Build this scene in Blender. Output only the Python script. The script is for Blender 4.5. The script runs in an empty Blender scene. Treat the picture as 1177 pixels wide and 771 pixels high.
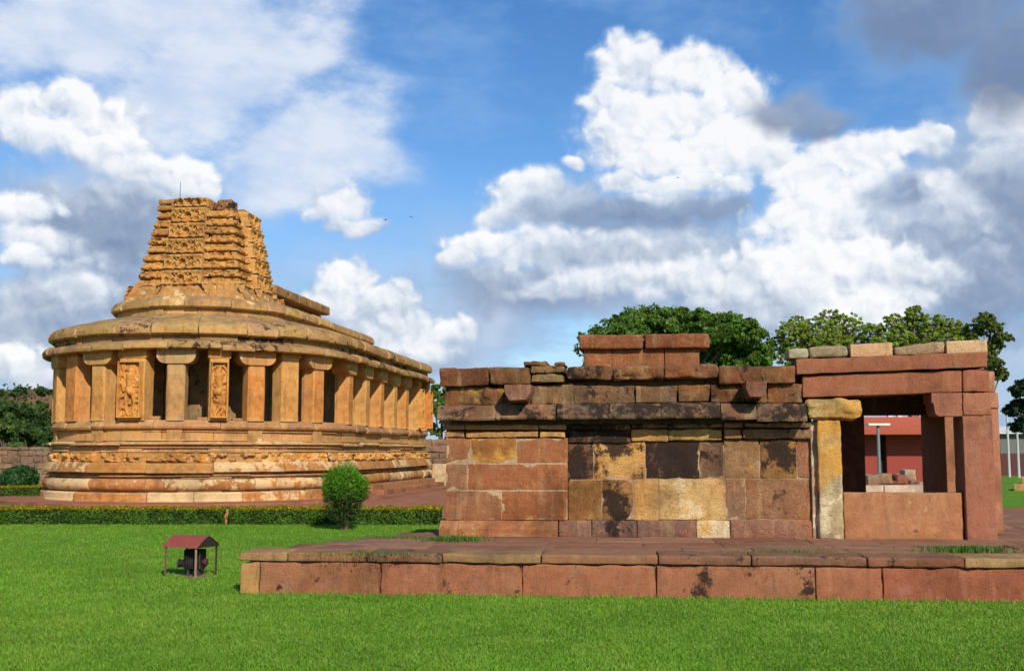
import bpy, math, random
import numpy as np
from mathutils import Vector
rng = np.random.default_rng(7)
random.seed(7)
SC = bpy.context.scene
COL = SC.collection
R = math.radians

# ------------------------------------------------------------------ camera
FPX, YH, CAMZ = 1300.0, 518.0, 1.6          # focal length in pixels of a 1177 px wide frame, horizon row, eye height
PITCH = math.atan((YH - 385.5) / FPX)
cam = bpy.data.cameras.new('camera'); cam_ob = bpy.data.objects.new('camera', cam); COL.objects.link(cam_ob)
cam.sensor_width = 36.0; cam.lens = 36.0 * FPX / 1177.0; cam.clip_start = 0.1; cam.clip_end = 3000
cam_ob.location = (0, 0, CAMZ); cam_ob.rotation_euler = (math.pi / 2 + PITCH, 0, 0)
SC.camera = cam_ob

# ------------------------------------------------------------------ exposure, sun
SC.view_settings.view_transform = 'Standard'; SC.view_settings.look = 'None'
SC.cycles.diffuse_bounces = 2
SC.view_settings.exposure = 0.0; SC.view_settings.gamma = 1.0
SUN_EL, SUN_AZ = R(35), R(21)               # azimuth: to the right of straight behind the camera
sd = Vector((math.sin(SUN_AZ) * math.cos(SUN_EL), -math.cos(SUN_AZ) * math.cos(SUN_EL), math.sin(SUN_EL)))
sun = bpy.data.lights.new('sun', 'SUN'); sun_ob = bpy.data.objects.new('sun', sun); COL.objects.link(sun_ob)
sun.energy = 4.9; sun.angle = R(0.5); sun.color = (1.0, 0.93, 0.82)
sun_ob.rotation_euler = sd.to_track_quat('Z', 'Y').to_euler()

def ray(x, y):                               # direction of a line of sight of the photograph
    F = Vector((0, math.cos(PITCH), math.sin(PITCH))); U = Vector((0, -math.sin(PITCH), math.cos(PITCH)))
    return Vector((1, 0, 0)) * ((x - 588.5) / FPX) + F + U * ((385.5 - y) / FPX)
def at_z(x, y, z=0.0):
    d = ray(x, y); return Vector((0, 0, CAMZ)) + d * ((z - CAMZ) / d.z)
def at_d(x, y, Y):
    d = ray(x, y); return Vector((0, 0, CAMZ)) + d * (Y / d.y)

# ------------------------------------------------------------------ node helper
class NT:
    def __init__(s, tree): s.t = tree; s.n = tree.nodes; s.l = tree.links
    def add(s, typ, ins=None, **kw):
        n = s.n.new(typ)
        for k, v in kw.items(): setattr(n, k, v)
        for k, v in (ins or {}).items(): s.put(n.inputs[k], v)
        return n
    def put(s, sock, v):
        if isinstance(v, bpy.types.NodeSocket): s.l.new(v, sock)
        elif v is not None: sock.default_value = v
    def math(s, op, a, b=0.0, c=0.0, clamp=False):
        n = s.n.new('ShaderNodeMath'); n.operation = op; n.use_clamp = clamp
        s.put(n.inputs[0], a); s.put(n.inputs[1], b); s.put(n.inputs[2], c); return n.outputs[0]
    def vmath(s, op, a, b=(0, 0, 0), out=0):
        n = s.n.new('ShaderNodeVectorMath'); n.operation = op
        s.put(n.inputs[0], a); s.put(n.inputs[1], b); return n.outputs[out]
    def step(s, v, lo, hi, a=0.0, b=1.0):
        n = s.n.new('ShaderNodeMapRange'); n.interpolation_type = 'SMOOTHSTEP'
        s.put(n.inputs[0], v); s.put(n.inputs[1], lo); s.put(n.inputs[2], hi); s.put(n.inputs[3], a); s.put(n.inputs[4], b)
        return n.outputs[0]
    def mix(s, f, a, b, typ='MIX'):
        n = s.n.new('ShaderNodeMix'); n.data_type = 'RGBA'; n.blend_type = typ
        s.put(n.inputs[0], f); s.put(n.inputs[6], a); s.put(n.inputs[7], b); return n.outputs[2]
    def noise(s, vec, scale, detail=4.0, rough=0.55, dist=0.0, out=0):
        n = s.add('ShaderNodeTexNoise', {'Scale': scale, 'Detail': detail, 'Roughness': rough, 'Distortion': dist})
        s.put(n.inputs['Vector'], vec); return n.outputs[out]
    def scale(s, vec, k):
        return s.vmath('MULTIPLY', vec, k)

def rgb(h):                                   # sRGB 0..255 -> linear
    o = []
    for v in h:
        v /= 255.0; o.append(v / 12.92 if v <= 0.04045 else ((v + 0.055) / 1.055) ** 2.4)
    return (o[0], o[1], o[2], 1.0)

# ------------------------------------------------------------------ world: clear sky with clouds
world = bpy.data.worlds.new('World'); SC.world = world; world.use_nodes = True
def build_world():
    t = world.node_tree; t.nodes.clear(); g = NT(t)
    world.cycles.sampling_method = 'MANUAL'; world.cycles.sample_map_resolution = 256
    tc = g.add('ShaderNodeTexCoord').outputs['Generated']
    sky = g.add('ShaderNodeTexSky', sky_type='NISHITA')
    sky.sun_disc = False; sky.sun_elevation = SUN_EL; sky.sun_rotation = math.pi - SUN_AZ
    sky.air_density = 1.0; sky.dust_density = 0.4; sky.ozone_density = 2.5; sky.altitude = 300
    hs = g.add('ShaderNodeHueSaturation', {'Saturation': 1.28, 'Value': 1.32, 'Hue': 0.506, 'Color': sky.outputs[0]})
    bg_sky = g.add('ShaderNodeBackground', {'Color': hs.outputs[0], 'Strength': 0.105})
    # direction -> azimuth and elevation (radians), azimuth 0 along +Y
    sep = g.add('ShaderNodeSeparateXYZ', {'Vector': tc})
    az = g.math('ARCTAN2', sep.outputs[0], sep.outputs[1]); el = g.math('ARCSINE', sep.outputs[2])
    P0 = g.add('ShaderNodeCombineXYZ', {'X': az, 'Y': el, 'Z': 0.0}).outputs[0]
    def n2(P, sc, det, rough=0.55, out=0):
        n = g.add('ShaderNodeTexNoise', {'Scale': sc, 'Detail': det, 'Roughness': rough}, noise_dimensions='2D'); g.put(n.inputs['Vector'], P); return n.outputs[out]
    def deg(x, y):
        d = ray(x, y).normalized(); return math.atan2(d.x, d.y), math.asin(d.z)
    def field(P, blobs, k=0.3, grow=1.0):
        cur = None
        for b in blobs:
            x, y, rx, ry = b[:4]; rot = b[4] if len(b) > 4 else 0
            if cur is not None:
                ch = g.n.new('ShaderNodeVectorMath'); ch.operation = 'MULTIPLY_ADD'; g.put(ch.inputs[0], cur); ch.inputs[1].default_value = (1e-7, 1e-7, 0); g.put(ch.inputs[2], P); P = ch.outputs[0]
            a, e = deg(x, y)
            mp = g.add('ShaderNodeMapping', vector_type='TEXTURE')
            g.put(mp.inputs['Vector'], P); mp.inputs['Location'].default_value = (a, e, 0); mp.inputs['Rotation'].default_value = (0, 0, R(rot)); mp.inputs['Scale'].default_value = (grow * rx / FPX, grow * ry / FPX, 1)
            q = g.math('SUBTRACT', 1.0, g.vmath('LENGTH', mp.outputs[0], out=1))
            cur = q if cur is None else g.math('SMOOTH_MAX', cur, q, k)
        return cur
    def warp(P, sc, amt, det=2.0):
        c = n2(P, sc, det, 0.5, 1)
        return g.vmath('ADD', P, g.vmath('MULTIPLY', g.vmath('SUBTRACT', c, (.5, .5, .5)), (amt, amt, 0)))
    def billow(P):
        a = n2(P, 30.0, 6.0, 0.58)
        v = g.add('ShaderNodeTexVoronoi', {'Scale': 42.0, 'Smoothness': 0.7}, feature='SMOOTH_F1', voronoi_dimensions='2D'); g.put(v.inputs['Vector'], P)
        v2 = g.add('ShaderNodeTexVoronoi', {'Scale': 95.0, 'Smoothness': 0.7}, feature='SMOOTH_F1', voronoi_dimensions='2D'); g.put(v2.inputs['Vector'], P)
        s = g.math('ADD', g.math('MULTIPLY', a, 0.62), g.math('MULTIPLY', g.math('SUBTRACT', 1.0, v.outputs[0]), 0.34))
        return g.math('ADD', s, g.math('MULTIPLY', g.math('SUBTRACT', 1.0, v2.outputs[0]), 0.12))
    # puffs from back to front: (x, y, rx, ry, brightness, softness)
    puffs = [(1000, 290, 200, 105, .50, 1), (1150, 250, 90, 130, .36, 1), (730, 295, 220, 66, .55, 1), (640, 322, 150, 38, .50, 1), (900, 345, 170, 40, .58, 1), (60, 390, 110, 60, .55, 1), (440, 395, 110, 42, .60, 1),
             (722, 84, 50, 42, .95, 0), (792, 94, 62, 40, .96, 0), (845, 118, 50, 44, .96, 0), (692, 118, 30, 30, .9, 0), (875, 160, 48, 44, .92, 0), (760, 148, 100, 60, 1.0, 0), (860, 175, 60, 46, .97, 0), (900, 196, 36, 34, .88, 0), (712, 172, 44, 36, .80, 1), (800, 186, 112, 40, 1.0, 0),
             (612, 225, 54, 34, .95, 0), (592, 247, 52, 28, .88, 0), (655, 238, 60, 38, .62, 1), (755, 240, 150, 24, .42, 1), (720, 215, 36, 20, .92, 0), (790, 214, 80, 22, .97, 0),
             (558, 287, 50, 25, .97, 0), (530, 300, 32, 16, .9, 0), (625, 286, 70, 26, .84, 1), (700, 288, 90, 24, .66, 1), (690, 320, 60, 20, .80, 1), (755, 326, 64, 24, .84, 1), (640, 332, 50, 16, .74, 1),
             (955, 184, 50, 34, .92, 0), (1040, 170, 56, 24, .92, 0), (1080, 160, 26, 13, .86, 0), (1000, 192, 48, 30, .92, 0), (940, 218, 60, 44, .97, 0), (988, 235, 62, 48, .95, 0), (930, 262, 72, 46, 1.0, 0), (1040, 238, 52, 36, .80, 1), (1066, 218, 62, 26, .52, 1),
             (1105, 215, 40, 28, .78, 1), (1155, 148, 40, 48, .80, 0), (1140, 192, 40, 36, .66, 1), (1168, 255, 40, 70, .36, 1), (1090, 280, 66, 46, .50, 1), (1130, 325, 66, 46, .46, 1), (1075, 320, 40, 22, .72, 1),
             (820, 320, 64, 28, .86, 1), (900, 308, 62, 40, .97, 0), (972, 318, 82, 44, 1.0, 0), (1025, 330, 46, 36, .88, 0), (985, 355, 80, 24, .92, 1), (860, 350, 90, 18, .70, 1),
             (95, 262, 100, 62, .42, 1), (20, 146, 46, 40, .9, 0), (76, 124, 50, 32, 1.0, 0), (112, 144, 56, 34, 1.0, 0), (60, 162, 62, 32, .95, 0), (132, 180, 56, 34, .95, 0), (168, 206, 44, 28, .9, 0), (214, 211, 42, 30, 1.0, 0), (240, 222, 18, 14, .95, 0), (150, 228, 66, 26, .66, 1),
             (110, 240, 80, 34, .50, 1), (105, 285, 90, 44, .38, 1), (110, 325, 80, 36, .46, 1), (15, 244, 48, 26, .95, 0), (42, 280, 50, 20, .82, 1), (25, 304, 27, 17, 1.0, 0), (84, 330, 44, 24, .82, 1), (50, 350, 60, 36, .60, 1), (18, 424, 40, 26, .92, 0), (60, 440, 50, 28, .72, 1),
             (394, 240, 41, 28, .93, 0), (408, 258, 42, 14, .74, 1), (400, 322, 38, 30, .95, 0), (382, 348, 44, 28, .86, 1), (430, 358, 50, 34, .88, 0), (470, 384, 50, 28, .76, 1), (522, 384, 33, 20, .96, 0), (490, 400, 52, 20, .86, 1), (662, 190, 17, 11, .86, 1)]
    def layer(items, P, Nc0):
        val = alpha = None
        for (x, y, rx, ry, b, soft_) in items:
            a_, e_ = deg(x, y)
            if val is not None:                     # chained, so that the renderer keeps few values alive at once
                ch = g.n.new('ShaderNodeVectorMath'); ch.operation = 'MULTIPLY_ADD'; g.put(ch.inputs[0], val); ch.inputs[1].default_value = (1e-7, 1e-7, 0); g.put(ch.inputs[2], P); P = ch.outputs[0]
            mp = g.add('ShaderNodeMapping', vector_type='TEXTURE'); g.put(mp.inputs['Vector'], P)
            mp.inputs['Location'].default_value = (a_, e_, 0); mp.inputs['Scale'].default_value = (1.12 * rx / FPX, 1.12 * ry / FPX, 1)
            q = g.math('SUBTRACT', 1.0, g.vmath('LENGTH', mp.outputs[0], out=1))
            q = g.math('MULTIPLY_ADD', Nc0, 0.8 if soft_ else 0.95, q)
            yl = g.add('ShaderNodeSeparateXYZ', {'Vector': mp.outputs[0]}).outputs[1]
            k = g.step(q, -0.15, 0.55) if soft_ else g.step(q, -0.08, 0.36)
            if not soft_: k = g.math('MULTIPLY', k, g.step(g.math('MULTIPLY_ADD', Nc0, 0.8, yl), -1.0, -0.05))
            bv = g.math('MULTIPLY_ADD', yl, 0.14 if soft_ else 0.26, b - (0.03 if soft_ else 0.13))
            if val is None: val, alpha = bv, k
            else:
                mx = g.n.new('ShaderNodeMix'); g.put(mx.inputs[0], k); g.put(mx.inputs[2], val); g.put(mx.inputs[3], bv); val = mx.outputs[0]
                alpha = g.math('MAXIMUM', alpha, k)
        return val, alpha
    # the layers, thin and far first; each one's coordinates are chained to the sum so far to keep the shader small
    st_ = {'c': None, 'a': None}
    def after(P):
        ch = g.n.new('ShaderNodeVectorMath'); ch.operation = 'MULTIPLY_ADD'; g.put(ch.inputs[0], st_['c']); ch.inputs[1].default_value = (1e-7, 1e-7, 0); g.put(ch.inputs[2], P); return ch.outputs[0]
    def over(dens, col, cap=1.0):
        k = g.math('MULTIPLY', dens, cap, clamp=True)
        if st_['c'] is None: st_['a'] = k; st_['c'] = g.mix(0.0, col, col)
        else:
            st_['c'] = g.mix(k, st_['c'], col)
            st_['a'] = g.math('SUBTRACT', 1.0, g.math('MULTIPLY', g.math('SUBTRACT', 1.0, st_['a']), g.math('SUBTRACT', 1.0, k)))
    hi = g.math('MULTIPLY', g.step(n2(g.vmath('MULTIPLY', P0, (4, 9, 1)), 1.6, 6.0, 0.6), 0.44, 0.78), 0.4)
    over(hi, rgb((150, 190, 236)))
    Q = after(P0)
    vn = n2(g.vmath('MULTIPLY', Q, (3, 9, 1)), 2.4, 6.0, 0.55)
    e2 = g.add('ShaderNodeSeparateXYZ', {'Vector': Q}).outputs[1]
    veil = g.math('MAXIMUM', g.math('MULTIPLY', g.step(e2, 0.26, 0.10), g.step(vn, 0.20, 0.56)), g.step(e2, 0.13, 0.02))
    over(veil, g.mix(g.step(vn, 0.35, 0.65), rgb((146, 178, 214)), rgb((186, 205, 230))), 0.90)
    Q = after(P0)
    cir = [(120, 25, 190, 66, 16), (250, 85, 165, 72, 28), (345, 160, 130, 66, 25), (400, 172, 80, 36, -14), (215, 25, 140, 48), (330, 215, 90, 50, 20)]
    Nc = n2(g.vmath('MULTIPLY', Q, (7.0, 13.0, 1)), 2.2, 7.0, 0.56)
    fc = field(warp(Q, 7.0, 0.05), cir, 0.4)
    over(g.step(g.math('ADD', fc, g.math('MULTIPLY', g.math('SUBTRACT', Nc, 0.5), 0.95)), -0.30, 0.50), g.mix(g.step(Nc, 0.30, 0.70), rgb((208, 222, 243)), rgb((236, 241, 250))), 0.90)
    Q = after(P0)
    az2 = g.add('ShaderNodeSeparateXYZ', {'Vector': Q}).outputs[0]
    over(g.math('MULTIPLY', g.step(g.math('ABSOLUTE', az2), 0.5, 0.75), g.step(n2(Q, 3.0, 6.0), 0.54, 0.66)), rgb((205, 214, 228)), 0.7)
    Q = after(P0)
    backs = [(720, 330, 240, 60), (600, 350, 130, 44), (1010, 350, 230, 85), (55, 370, 130, 80), (450, 400, 140, 60), (120, 250, 110, 75), (1150, 220, 90, 140), (300, 400, 200, 60)]
    fb = field(warp(Q, 20.0, 0.020), backs, 0.4)
    over(g.step(g.math('ADD', fb, g.math('MULTIPLY', g.math('SUBTRACT', n2(Q, 12.0, 6.0), 0.5), 1.3)), -0.20, 0.75),
         g.mix(g.step(n2(Q, 9.0, 3.0), 0.35, 0.65), rgb((146, 170, 204)), rgb((192, 208, 231))), 0.80)
    Q = after(P0)
    Pb = warp(Q, 45.0, 0.014)
    N0 = billow(Pb)
    emb = g.math('SUBTRACT', N0, billow(g.vmath('ADD', Pb, (0.0035, 0.0065, 0))))      # relief of the billows toward the sun
    Nc0 = g.math('SUBTRACT', N0, 0.60)
    Pw = warp(Q, 20.0, 0.020)
    val, dw = layer(puffs, Pw, Nc0)
    tone = g.math('ADD', g.math('MULTIPLY', emb, g.math('MULTIPLY', val, 0.95)), -0.01)
    tone = g.math('ADD', tone, g.math('MULTIPLY', g.math('SUBTRACT', n2(Q, 17.0, 4.0), 0.5), 0.26))
    wcol = g.add('ShaderNodeValToRGB'); e = wcol.color_ramp.elements
    e[0].position = 0.15; e[0].color = rgb((112, 132, 166)); e[1].position = 0.99; e[1].color = rgb((255, 255, 255))
    m_ = e.new(0.42); m_.color = rgb((150, 168, 196)); m_ = e.new(0.66); m_.color = rgb((204, 215, 230)); m_ = e.new(0.83); m_.color = rgb((238, 242, 248))
    g.put(wcol.inputs['Fac'], g.math('ADD', val, tone))
    over(dw, wcol.outputs[0], 0.96)
    Q = after(Pw)
    darks = [(1085, 14, 120, 60, .26, 1), (1165, 62, 70, 66, .24, 1), (1040, -10, 80, 40, .30, 1), (905, 130, 50, 24, .36, 1), (942, 140, 44, 18, .36, 1)]
    dval, dg = layer(darks, Q, g.math('MULTIPLY', Nc0, 0.7))
    over(dg, g.mix(g.step(g.math('ADD', dval, g.math('MULTIPLY', emb, 0.15)), 0.1, 0.5), rgb((112, 130, 162)), rgb((150, 168, 196))), 0.90)
    bg_c = g.add('ShaderNodeBackground', {'Strength': 1.0}); g.put(bg_c.inputs['Color'], st_['c'])
    ms = g.add('ShaderNodeMixShader'); g.put(ms.inputs[0], st_['a']); g.l.new(bg_sky.outputs[0], ms.inputs[1]); g.l.new(bg_c.outputs[0], ms.inputs[2]); s = ms.outputs[0]
    out = g.add('ShaderNodeOutputWorld'); g.l.new(s, out.inputs['Surface'])
build_world()

# ------------------------------------------------------------------ noise
def _hash(ix, iy, iz, seed):
    n = (ix * 374761393 + iy * 668265263 + iz * 2147483647 + seed * 974634777) & 0xFFFFFFFF
    n = ((n ^ (n >> 13)) * 1274126177) & 0xFFFFFFFF
    n = n ^ (n >> 16)
    return (n & 0xFFFF) / 65535.0
def vnoise(p, seed=0):
    p = np.asarray(p, float); i = np.floor(p).astype(np.int64); f = p - i; f = f * f * (3 - 2 * f)
    o = 0
    for dx in (0, 1):
        for dy in (0, 1):
            for dz in (0, 1):
                w = (f[:, 0] if dx else 1 - f[:, 0]) * (f[:, 1] if dy else 1 - f[:, 1]) * (f[:, 2] if dz else 1 - f[:, 2])
                o = o + w * _hash(i[:, 0] + dx, i[:, 1] + dy, i[:, 2] + dz, seed)
    return o * 2 - 1
def fbm(p, seed=0, octv=3):
    o = 0; a = 1.0; s = 0
    for k in range(octv):
        o = o + a * vnoise(np.asarray(p) * 2 ** k, seed + k); s += a; a *= 0.5
    return o / s

# ------------------------------------------------------------------ mesh builder
class MB:
    def __init__(s): s.v = []; s.f = []; s.t = []; s.w = []; s.n = 0
    def add(s, v, f, tint=(.5, .5, .5), wear=(0, 0, 0)):
        v = np.asarray(v, float).reshape(-1, 3)
        s.v.append(v); k = s.n
        s.f.extend([tuple(int(i) + k for i in q) for q in f])
        tt = np.asarray(tint, float); s.t.append(np.broadcast_to(tt[..., :3], (len(v), 3)))
        s.w.append(np.broadcast_to(np.asarray(wear, float), (len(v), 3))); s.n += len(v)
    def build(s, name, mat, parent=None, sharp=38, loc=None):
        me = bpy.data.meshes.new(name)
        V = np.concatenate(s.v) if s.v else np.zeros((0, 3))
        me.from_pydata(V.tolist(), [], s.f)
        for nm, arr in (('tint', s.t), ('wear', s.w)):
            A = np.concatenate(arr); A = np.concatenate([A, np.ones((len(A), 1))], 1)
            at = me.color_attributes.new(nm, 'FLOAT_COLOR', 'POINT'); at.data.foreach_set('color', A.astype(np.float32).ravel())
        me.materials.append(mat)
        if sharp is not None:
            me.polygons.foreach_set('use_smooth', [True] * len(me.polygons)); me.set_sharp_from_angle(angle=R(sharp))
        me.update(); o = bpy.data.objects.new(name, me); COL.objects.link(o)
        if parent is not None: o.parent = parent
        if loc is not None: o.location = loc
        return o

def quads(n, m, wrap=False):                  # grid of n x m vertices
    q = []
    for i in range(n - 1):
        for j in range(m - 1 if not wrap else m):
            j2 = (j + 1) % m
            q.append((i * m + j, i * m + j2, (i + 1) * m + j2, (i + 1) * m + j))
    return q
_seed = [0]
def stone(mb, x0, x1, y0, y1, z0, z1, tint, wear=(0, 0, 0), r=0.02, amp=0.008, res=0.09, skew=None, chip=0.0):
    """a block of stone: softened edges, uneven faces"""
    _seed[0] += 1; sd_ = _seed[0]
    lo = np.array([min(x0, x1), min(y0, y1), min(z0, z1)]); hi = np.array([max(x0, x1), max(y0, y1), max(z0, z1)])
    sz = np.maximum(hi - lo, 1e-4); r = min(r, sz.min() * 0.35)
    c = (lo + hi) / 2; h = sz / 2
    def ticks(a):
        n = int(min(22, max(2, math.ceil(sz[a] / res))))
        return np.concatenate([[-h[a], -h[a] + r * .4], np.linspace(-h[a] + r, h[a] - r, n), [h[a] - r * .4, h[a]]])
    T = [ticks(a) for a in range(3)]
    for a in range(3):
        b, d = (a + 1) % 3, (a + 2) % 3
        for sg in (-1, 1):
            B, D = np.meshgrid(T[b], T[d], indexing='ij')
            p = np.zeros(B.shape + (3,)); p[..., a] = sg * h[a]; p[..., b] = B; p[..., d] = D
            p = p.reshape(-1, 3); inn = np.clip(p, -(h - r), h - r); dl = p - inn
            ln = np.linalg.norm(dl, axis=1, keepdims=True); nrm = dl / np.maximum(ln, 1e-9); p = inn + nrm * r
            w = (p + c) * 5.0 + sd_ * 3.7
            w[:, 2] *= 1.6
            p = p + nrm * (amp * (fbm(w, 3, 2) * 1.1 + 0.55 * fbm(w * 4.1, 9, 2)))[:, None]
            if chip:
                ed = ((np.abs(inn + dl) > h - r * 1.05).sum(1) >= 2)
                p = p - nrm * (ed * chip * np.clip(fbm(w * 1.1 + 31, 17, 2) * 2.2 - .1, 0, 1))[:, None]
            if skew is not None: p[:, 2] += skew * p[:, 0]
            q = quads(len(T[b]), len(T[d]))
            if sg > 0: q = [t[::-1] for t in q]
            mb.add(p + c, q, tint, wear)
def box(mb, x0, x1, y0, y1, z0, z1, tint=(.5, .5, .5), wear=(0, 0, 0)):
    v = [(x, y, z) for x in (x0, x1) for y in (y0, y1) for z in (z0, z1)]
    mb.add(v, [(0, 1, 3, 2), (4, 6, 7, 5), (0, 4, 5, 1), (2, 3, 7, 6), (0, 2, 6, 4), (1, 5, 7, 3)], tint, wear)
def tube(mb, pts, rad, n=8, tint=(.3, .25, .2), cap=True):
    pts = [Vector(p) for p in pts]; k = len(pts)
    if not hasattr(rad, '__len__'): rad = [rad] * k
    V = []
    for i, p in enumerate(pts):
        d = (pts[min(i + 1, k - 1)] - pts[max(i - 1, 0)]).normalized()
        a = d.cross(Vector((0, 0, 1)) if abs(d.z) < 0.9 else Vector((1, 0, 0))).normalized(); b = d.cross(a)
        for j in range(n):
            q = 2 * math.pi * j / n; V.append(p + (a * math.cos(q) + b * math.sin(q)) * rad[i])
    F = quads(k, n, True)
    if cap: F += [tuple(range(n))[::-1], tuple(range((k - 1) * n, k * n))]
    mb.add([tuple(v) for v in V], F, tint)
def prism(mb, poly, axis, a0, a1, tint=(.5, .5, .5), wear=(0, 0, 0)):
    """polygon in the other two axes, extruded along axis"""
    n = len(poly); V = []
    for a in (a0, a1):
        for (p, q) in poly:
            V.append({0: (a, p, q), 1: (p, a, q), 2: (p, q, a)}[axis])
    F = [tuple(range(n)), tuple(range(2 * n - 1, n - 1, -1))] + [(i, i + n, (i + 1) % n + n, (i + 1) % n) for i in range(n)]
    mb.add(V, F, tint, wear)

def empty(name, loc=(0, 0, 0), rz=0.0):
    o = bpy.data.objects.new(name, None); COL.objects.link(o); o.location = loc; o.rotation_euler = (0, 0, rz); o.empty_display_size = 0.2
    return o
def tag(o, label=None, cat=None, group=None, kind=None):
    if label: o['label'] = label
    if cat: o['category'] = cat
    if group: o['group'] = group
    if kind: o['kind'] = kind
    return o
def copy_tree(o, parent=None):
    kids = list(o.children); c = o.copy(); COL.objects.link(c)
    if parent is not None: c.parent = parent
    for k in kids: copy_tree(k, c)
    return c

# ------------------------------------------------------------------ materials
def material(name):
    m = bpy.data.materials.new(name); m.use_nodes = True; m.node_tree.nodes.clear(); return m, NT(m.node_tree)
def finish(g, col, rough=0.9, bump=None, spec=0.25, dist=0.02, strength=0.5, metal=0.0):
    b = g.add('ShaderNodeBsdfPrincipled', {'Metallic': metal, 'Specular IOR Level': spec})
    g.put(b.inputs['Base Color'], col); g.put(b.inputs['Roughness'], rough)
    if bump is not None:
        bp = g.add('ShaderNodeBump', {'Strength': strength, 'Distance': dist}); g.put(bp.inputs['Height'], bump); g.l.new(bp.outputs[0], b.inputs['Normal'])
    o = g.add('ShaderNodeOutputMaterial'); g.l.new(b.outputs[0], o.inputs['Surface']); return b
def stone_material(name, black=(0.011, 0.008, 0.007, 1), pale=(0.70, 0.50, 0.25, 1), warm=(0.55, 0.20, 0.04, 1), warm_amt=0.35, dist=0.02, grime=0.25, strength=0.8, film_amt=0.5, pale_thr=0.70, lichen=0.0, bleach=0.0, streak=0.0):
    """sandstone: block tint x mottling, warm patches, black crust (wear R), pale patches (wear G), ochre (wear B)"""
    m, g = material(name)
    tc = g.add('ShaderNodeTexCoord').outputs['Object']
    tint = g.add('ShaderNodeAttribute', attribute_name='tint').outputs['Color']
    wear = g.add('ShaderNodeSeparateColor', {'Color': g.add('ShaderNodeAttribute', attribute_name='wear').outputs['Color']}).outputs
    n1 = g.noise(tc, 1.7, 6.0, 0.6); n2 = g.noise(tc, 7.0, 6.0, 0.65); n3 = g.noise(tc, 42.0, 4.0, 0.7)
    strata = g.noise(g.scale(tc, (1.5, 1.5, 16.0)), 2.0, 5.0, 0.6, 0.5)
    val = g.math('ADD', 0.27, g.math('ADD', g.math('MULTIPLY', n2, 0.80), g.math('ADD', g.math('MULTIPLY', n3, 0.52), g.math('MULTIPLY', strata, 0.12))))
    c = g.mix(1.0, tint, g.add('ShaderNodeCombineColor', {'Red': val, 'Green': val, 'Blue': val}).outputs[0], 'MULTIPLY')
    c = g.mix(g.math('MULTIPLY', g.step(n1, 0.45, 0.68), warm_amt), c, warm)
    n5 = g.noise(tc, 3.1, 7.0, 0.62, 0.3)
    c = g.mix(g.math('MULTIPLY', g.step(n5, 0.56, 0.72), 0.35), c, g.mix(0.5, c, (0.30, 0.25, 0.20, 1)))
    if streak:
        s2 = g.noise(g.scale(tc, (6.0, 6.0, 0.9)), 1.0, 8.0, 0.68)
        c = g.mix(g.math('MULTIPLY', g.step(s2, 0.50, 0.66), streak), c, (0.52, 0.34, 0.17, 1))
    if bleach:
        bl = g.noise(tc, 5.5, 9.0, 0.72); pt = g.add('ShaderNodeNewGeometry').outputs['Pointiness']
        k_ = g.math('MAXIMUM', g.math('MULTIPLY', g.step(bl, 0.50, 0.66), 0.75), g.step(g.math('ADD', pt, g.math('MULTIPLY', g.math('SUBTRACT', bl, 0.5), 0.16)), 0.53, 0.60))
        c = g.mix(g.math('MULTIPLY', k_, bleach), c, (0.80, 0.57, 0.27, 1))
    # rain streaks, then general grime
    st = g.noise(g.scale(tc, (5.0, 5.0, 0.7)), 1.6, 6.0, 0.65)
    c = g.mix(g.math('MULTIPLY', g.step(st, 0.50, 0.74), grime), c, (0.06, 0.035, 0.022, 1))
    nz = g.add('ShaderNodeSeparateXYZ', {'Vector': g.add('ShaderNodeNewGeometry').outputs['Normal']}).outputs[2]
    li = g.math('MULTIPLY', g.step(nz, 0.05, 0.75), g.step(g.noise(tc, 2.2, 9.0, 0.7), 0.36, 0.62))
    c = g.mix(g.math('MULTIPLY', li, lichen), c, g.mix(n3, (0.11, 0.085, 0.05, 1), (0.30, 0.25, 0.15, 1)))
    np_ = g.noise(tc, 2.6, 9.0, 0.66, 0.1)
    pm = g.step(g.math('ADD', np_, g.math('MULTIPLY', wear[1], 0.34)), pale_thr, pale_thr + 0.07)
    c = g.mix(g.math('MULTIPLY', pm, g.step(wear[1], 0.02, 0.2)), c, g.mix(n2, pale, g.mix(0.35, pale, tint)))
    om = g.step(g.math('ADD', np_, g.math('MULTIPLY', wear[2], 0.42)), 0.62, 0.74)
    c = g.mix(g.math('MULTIPLY', om, g.step(wear[2], 0.02, 0.2)), c, g.mix(n2, (0.55, 0.25, 0.035, 1), (0.60, 0.33, 0.09, 1)))
    film = g.noise(tc, 1.1, 9.0, 0.68)
    c = g.mix(g.math('MULTIPLY', g.step(film, 0.46, 0.66), film_amt), c, g.mix(1.0, c, (0.42, 0.40, 0.40, 1), 'MULTIPLY'))
    pits = g.noise(tc, 75.0, 3.0, 0.6)
    c = g.mix(g.math('MULTIPLY', g.step(pits, 0.58, 0.70), 0.55), c, g.mix(1.0, c, (0.35, 0.3, 0.3, 1), 'MULTIPLY'))
    nb = g.noise(tc, 3.6, 10.0, 0.74, 0.15)
    bm = g.step(g.math('ADD', nb, g.math('MULTIPLY', wear[0], 0.46)), 0.71, 0.79)
    c = g.mix(g.math('MULTIPLY', bm, 0.94), c, g.mix(n3, black, (0.045, 0.027, 0.020, 1)))
    h = g.math('ADD', g.math('MULTIPLY', n2, 0.8), g.math('ADD', g.math('MULTIPLY', n3, 0.40), g.math('MULTIPLY', strata, 0.16)))
    h = g.math('SUBTRACT', h, g.math('MULTIPLY', g.step(pits, 0.58, 0.70), 0.25))
    finish(g, c, 0.92, h, 0.15, dist, strength)
    return m
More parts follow.
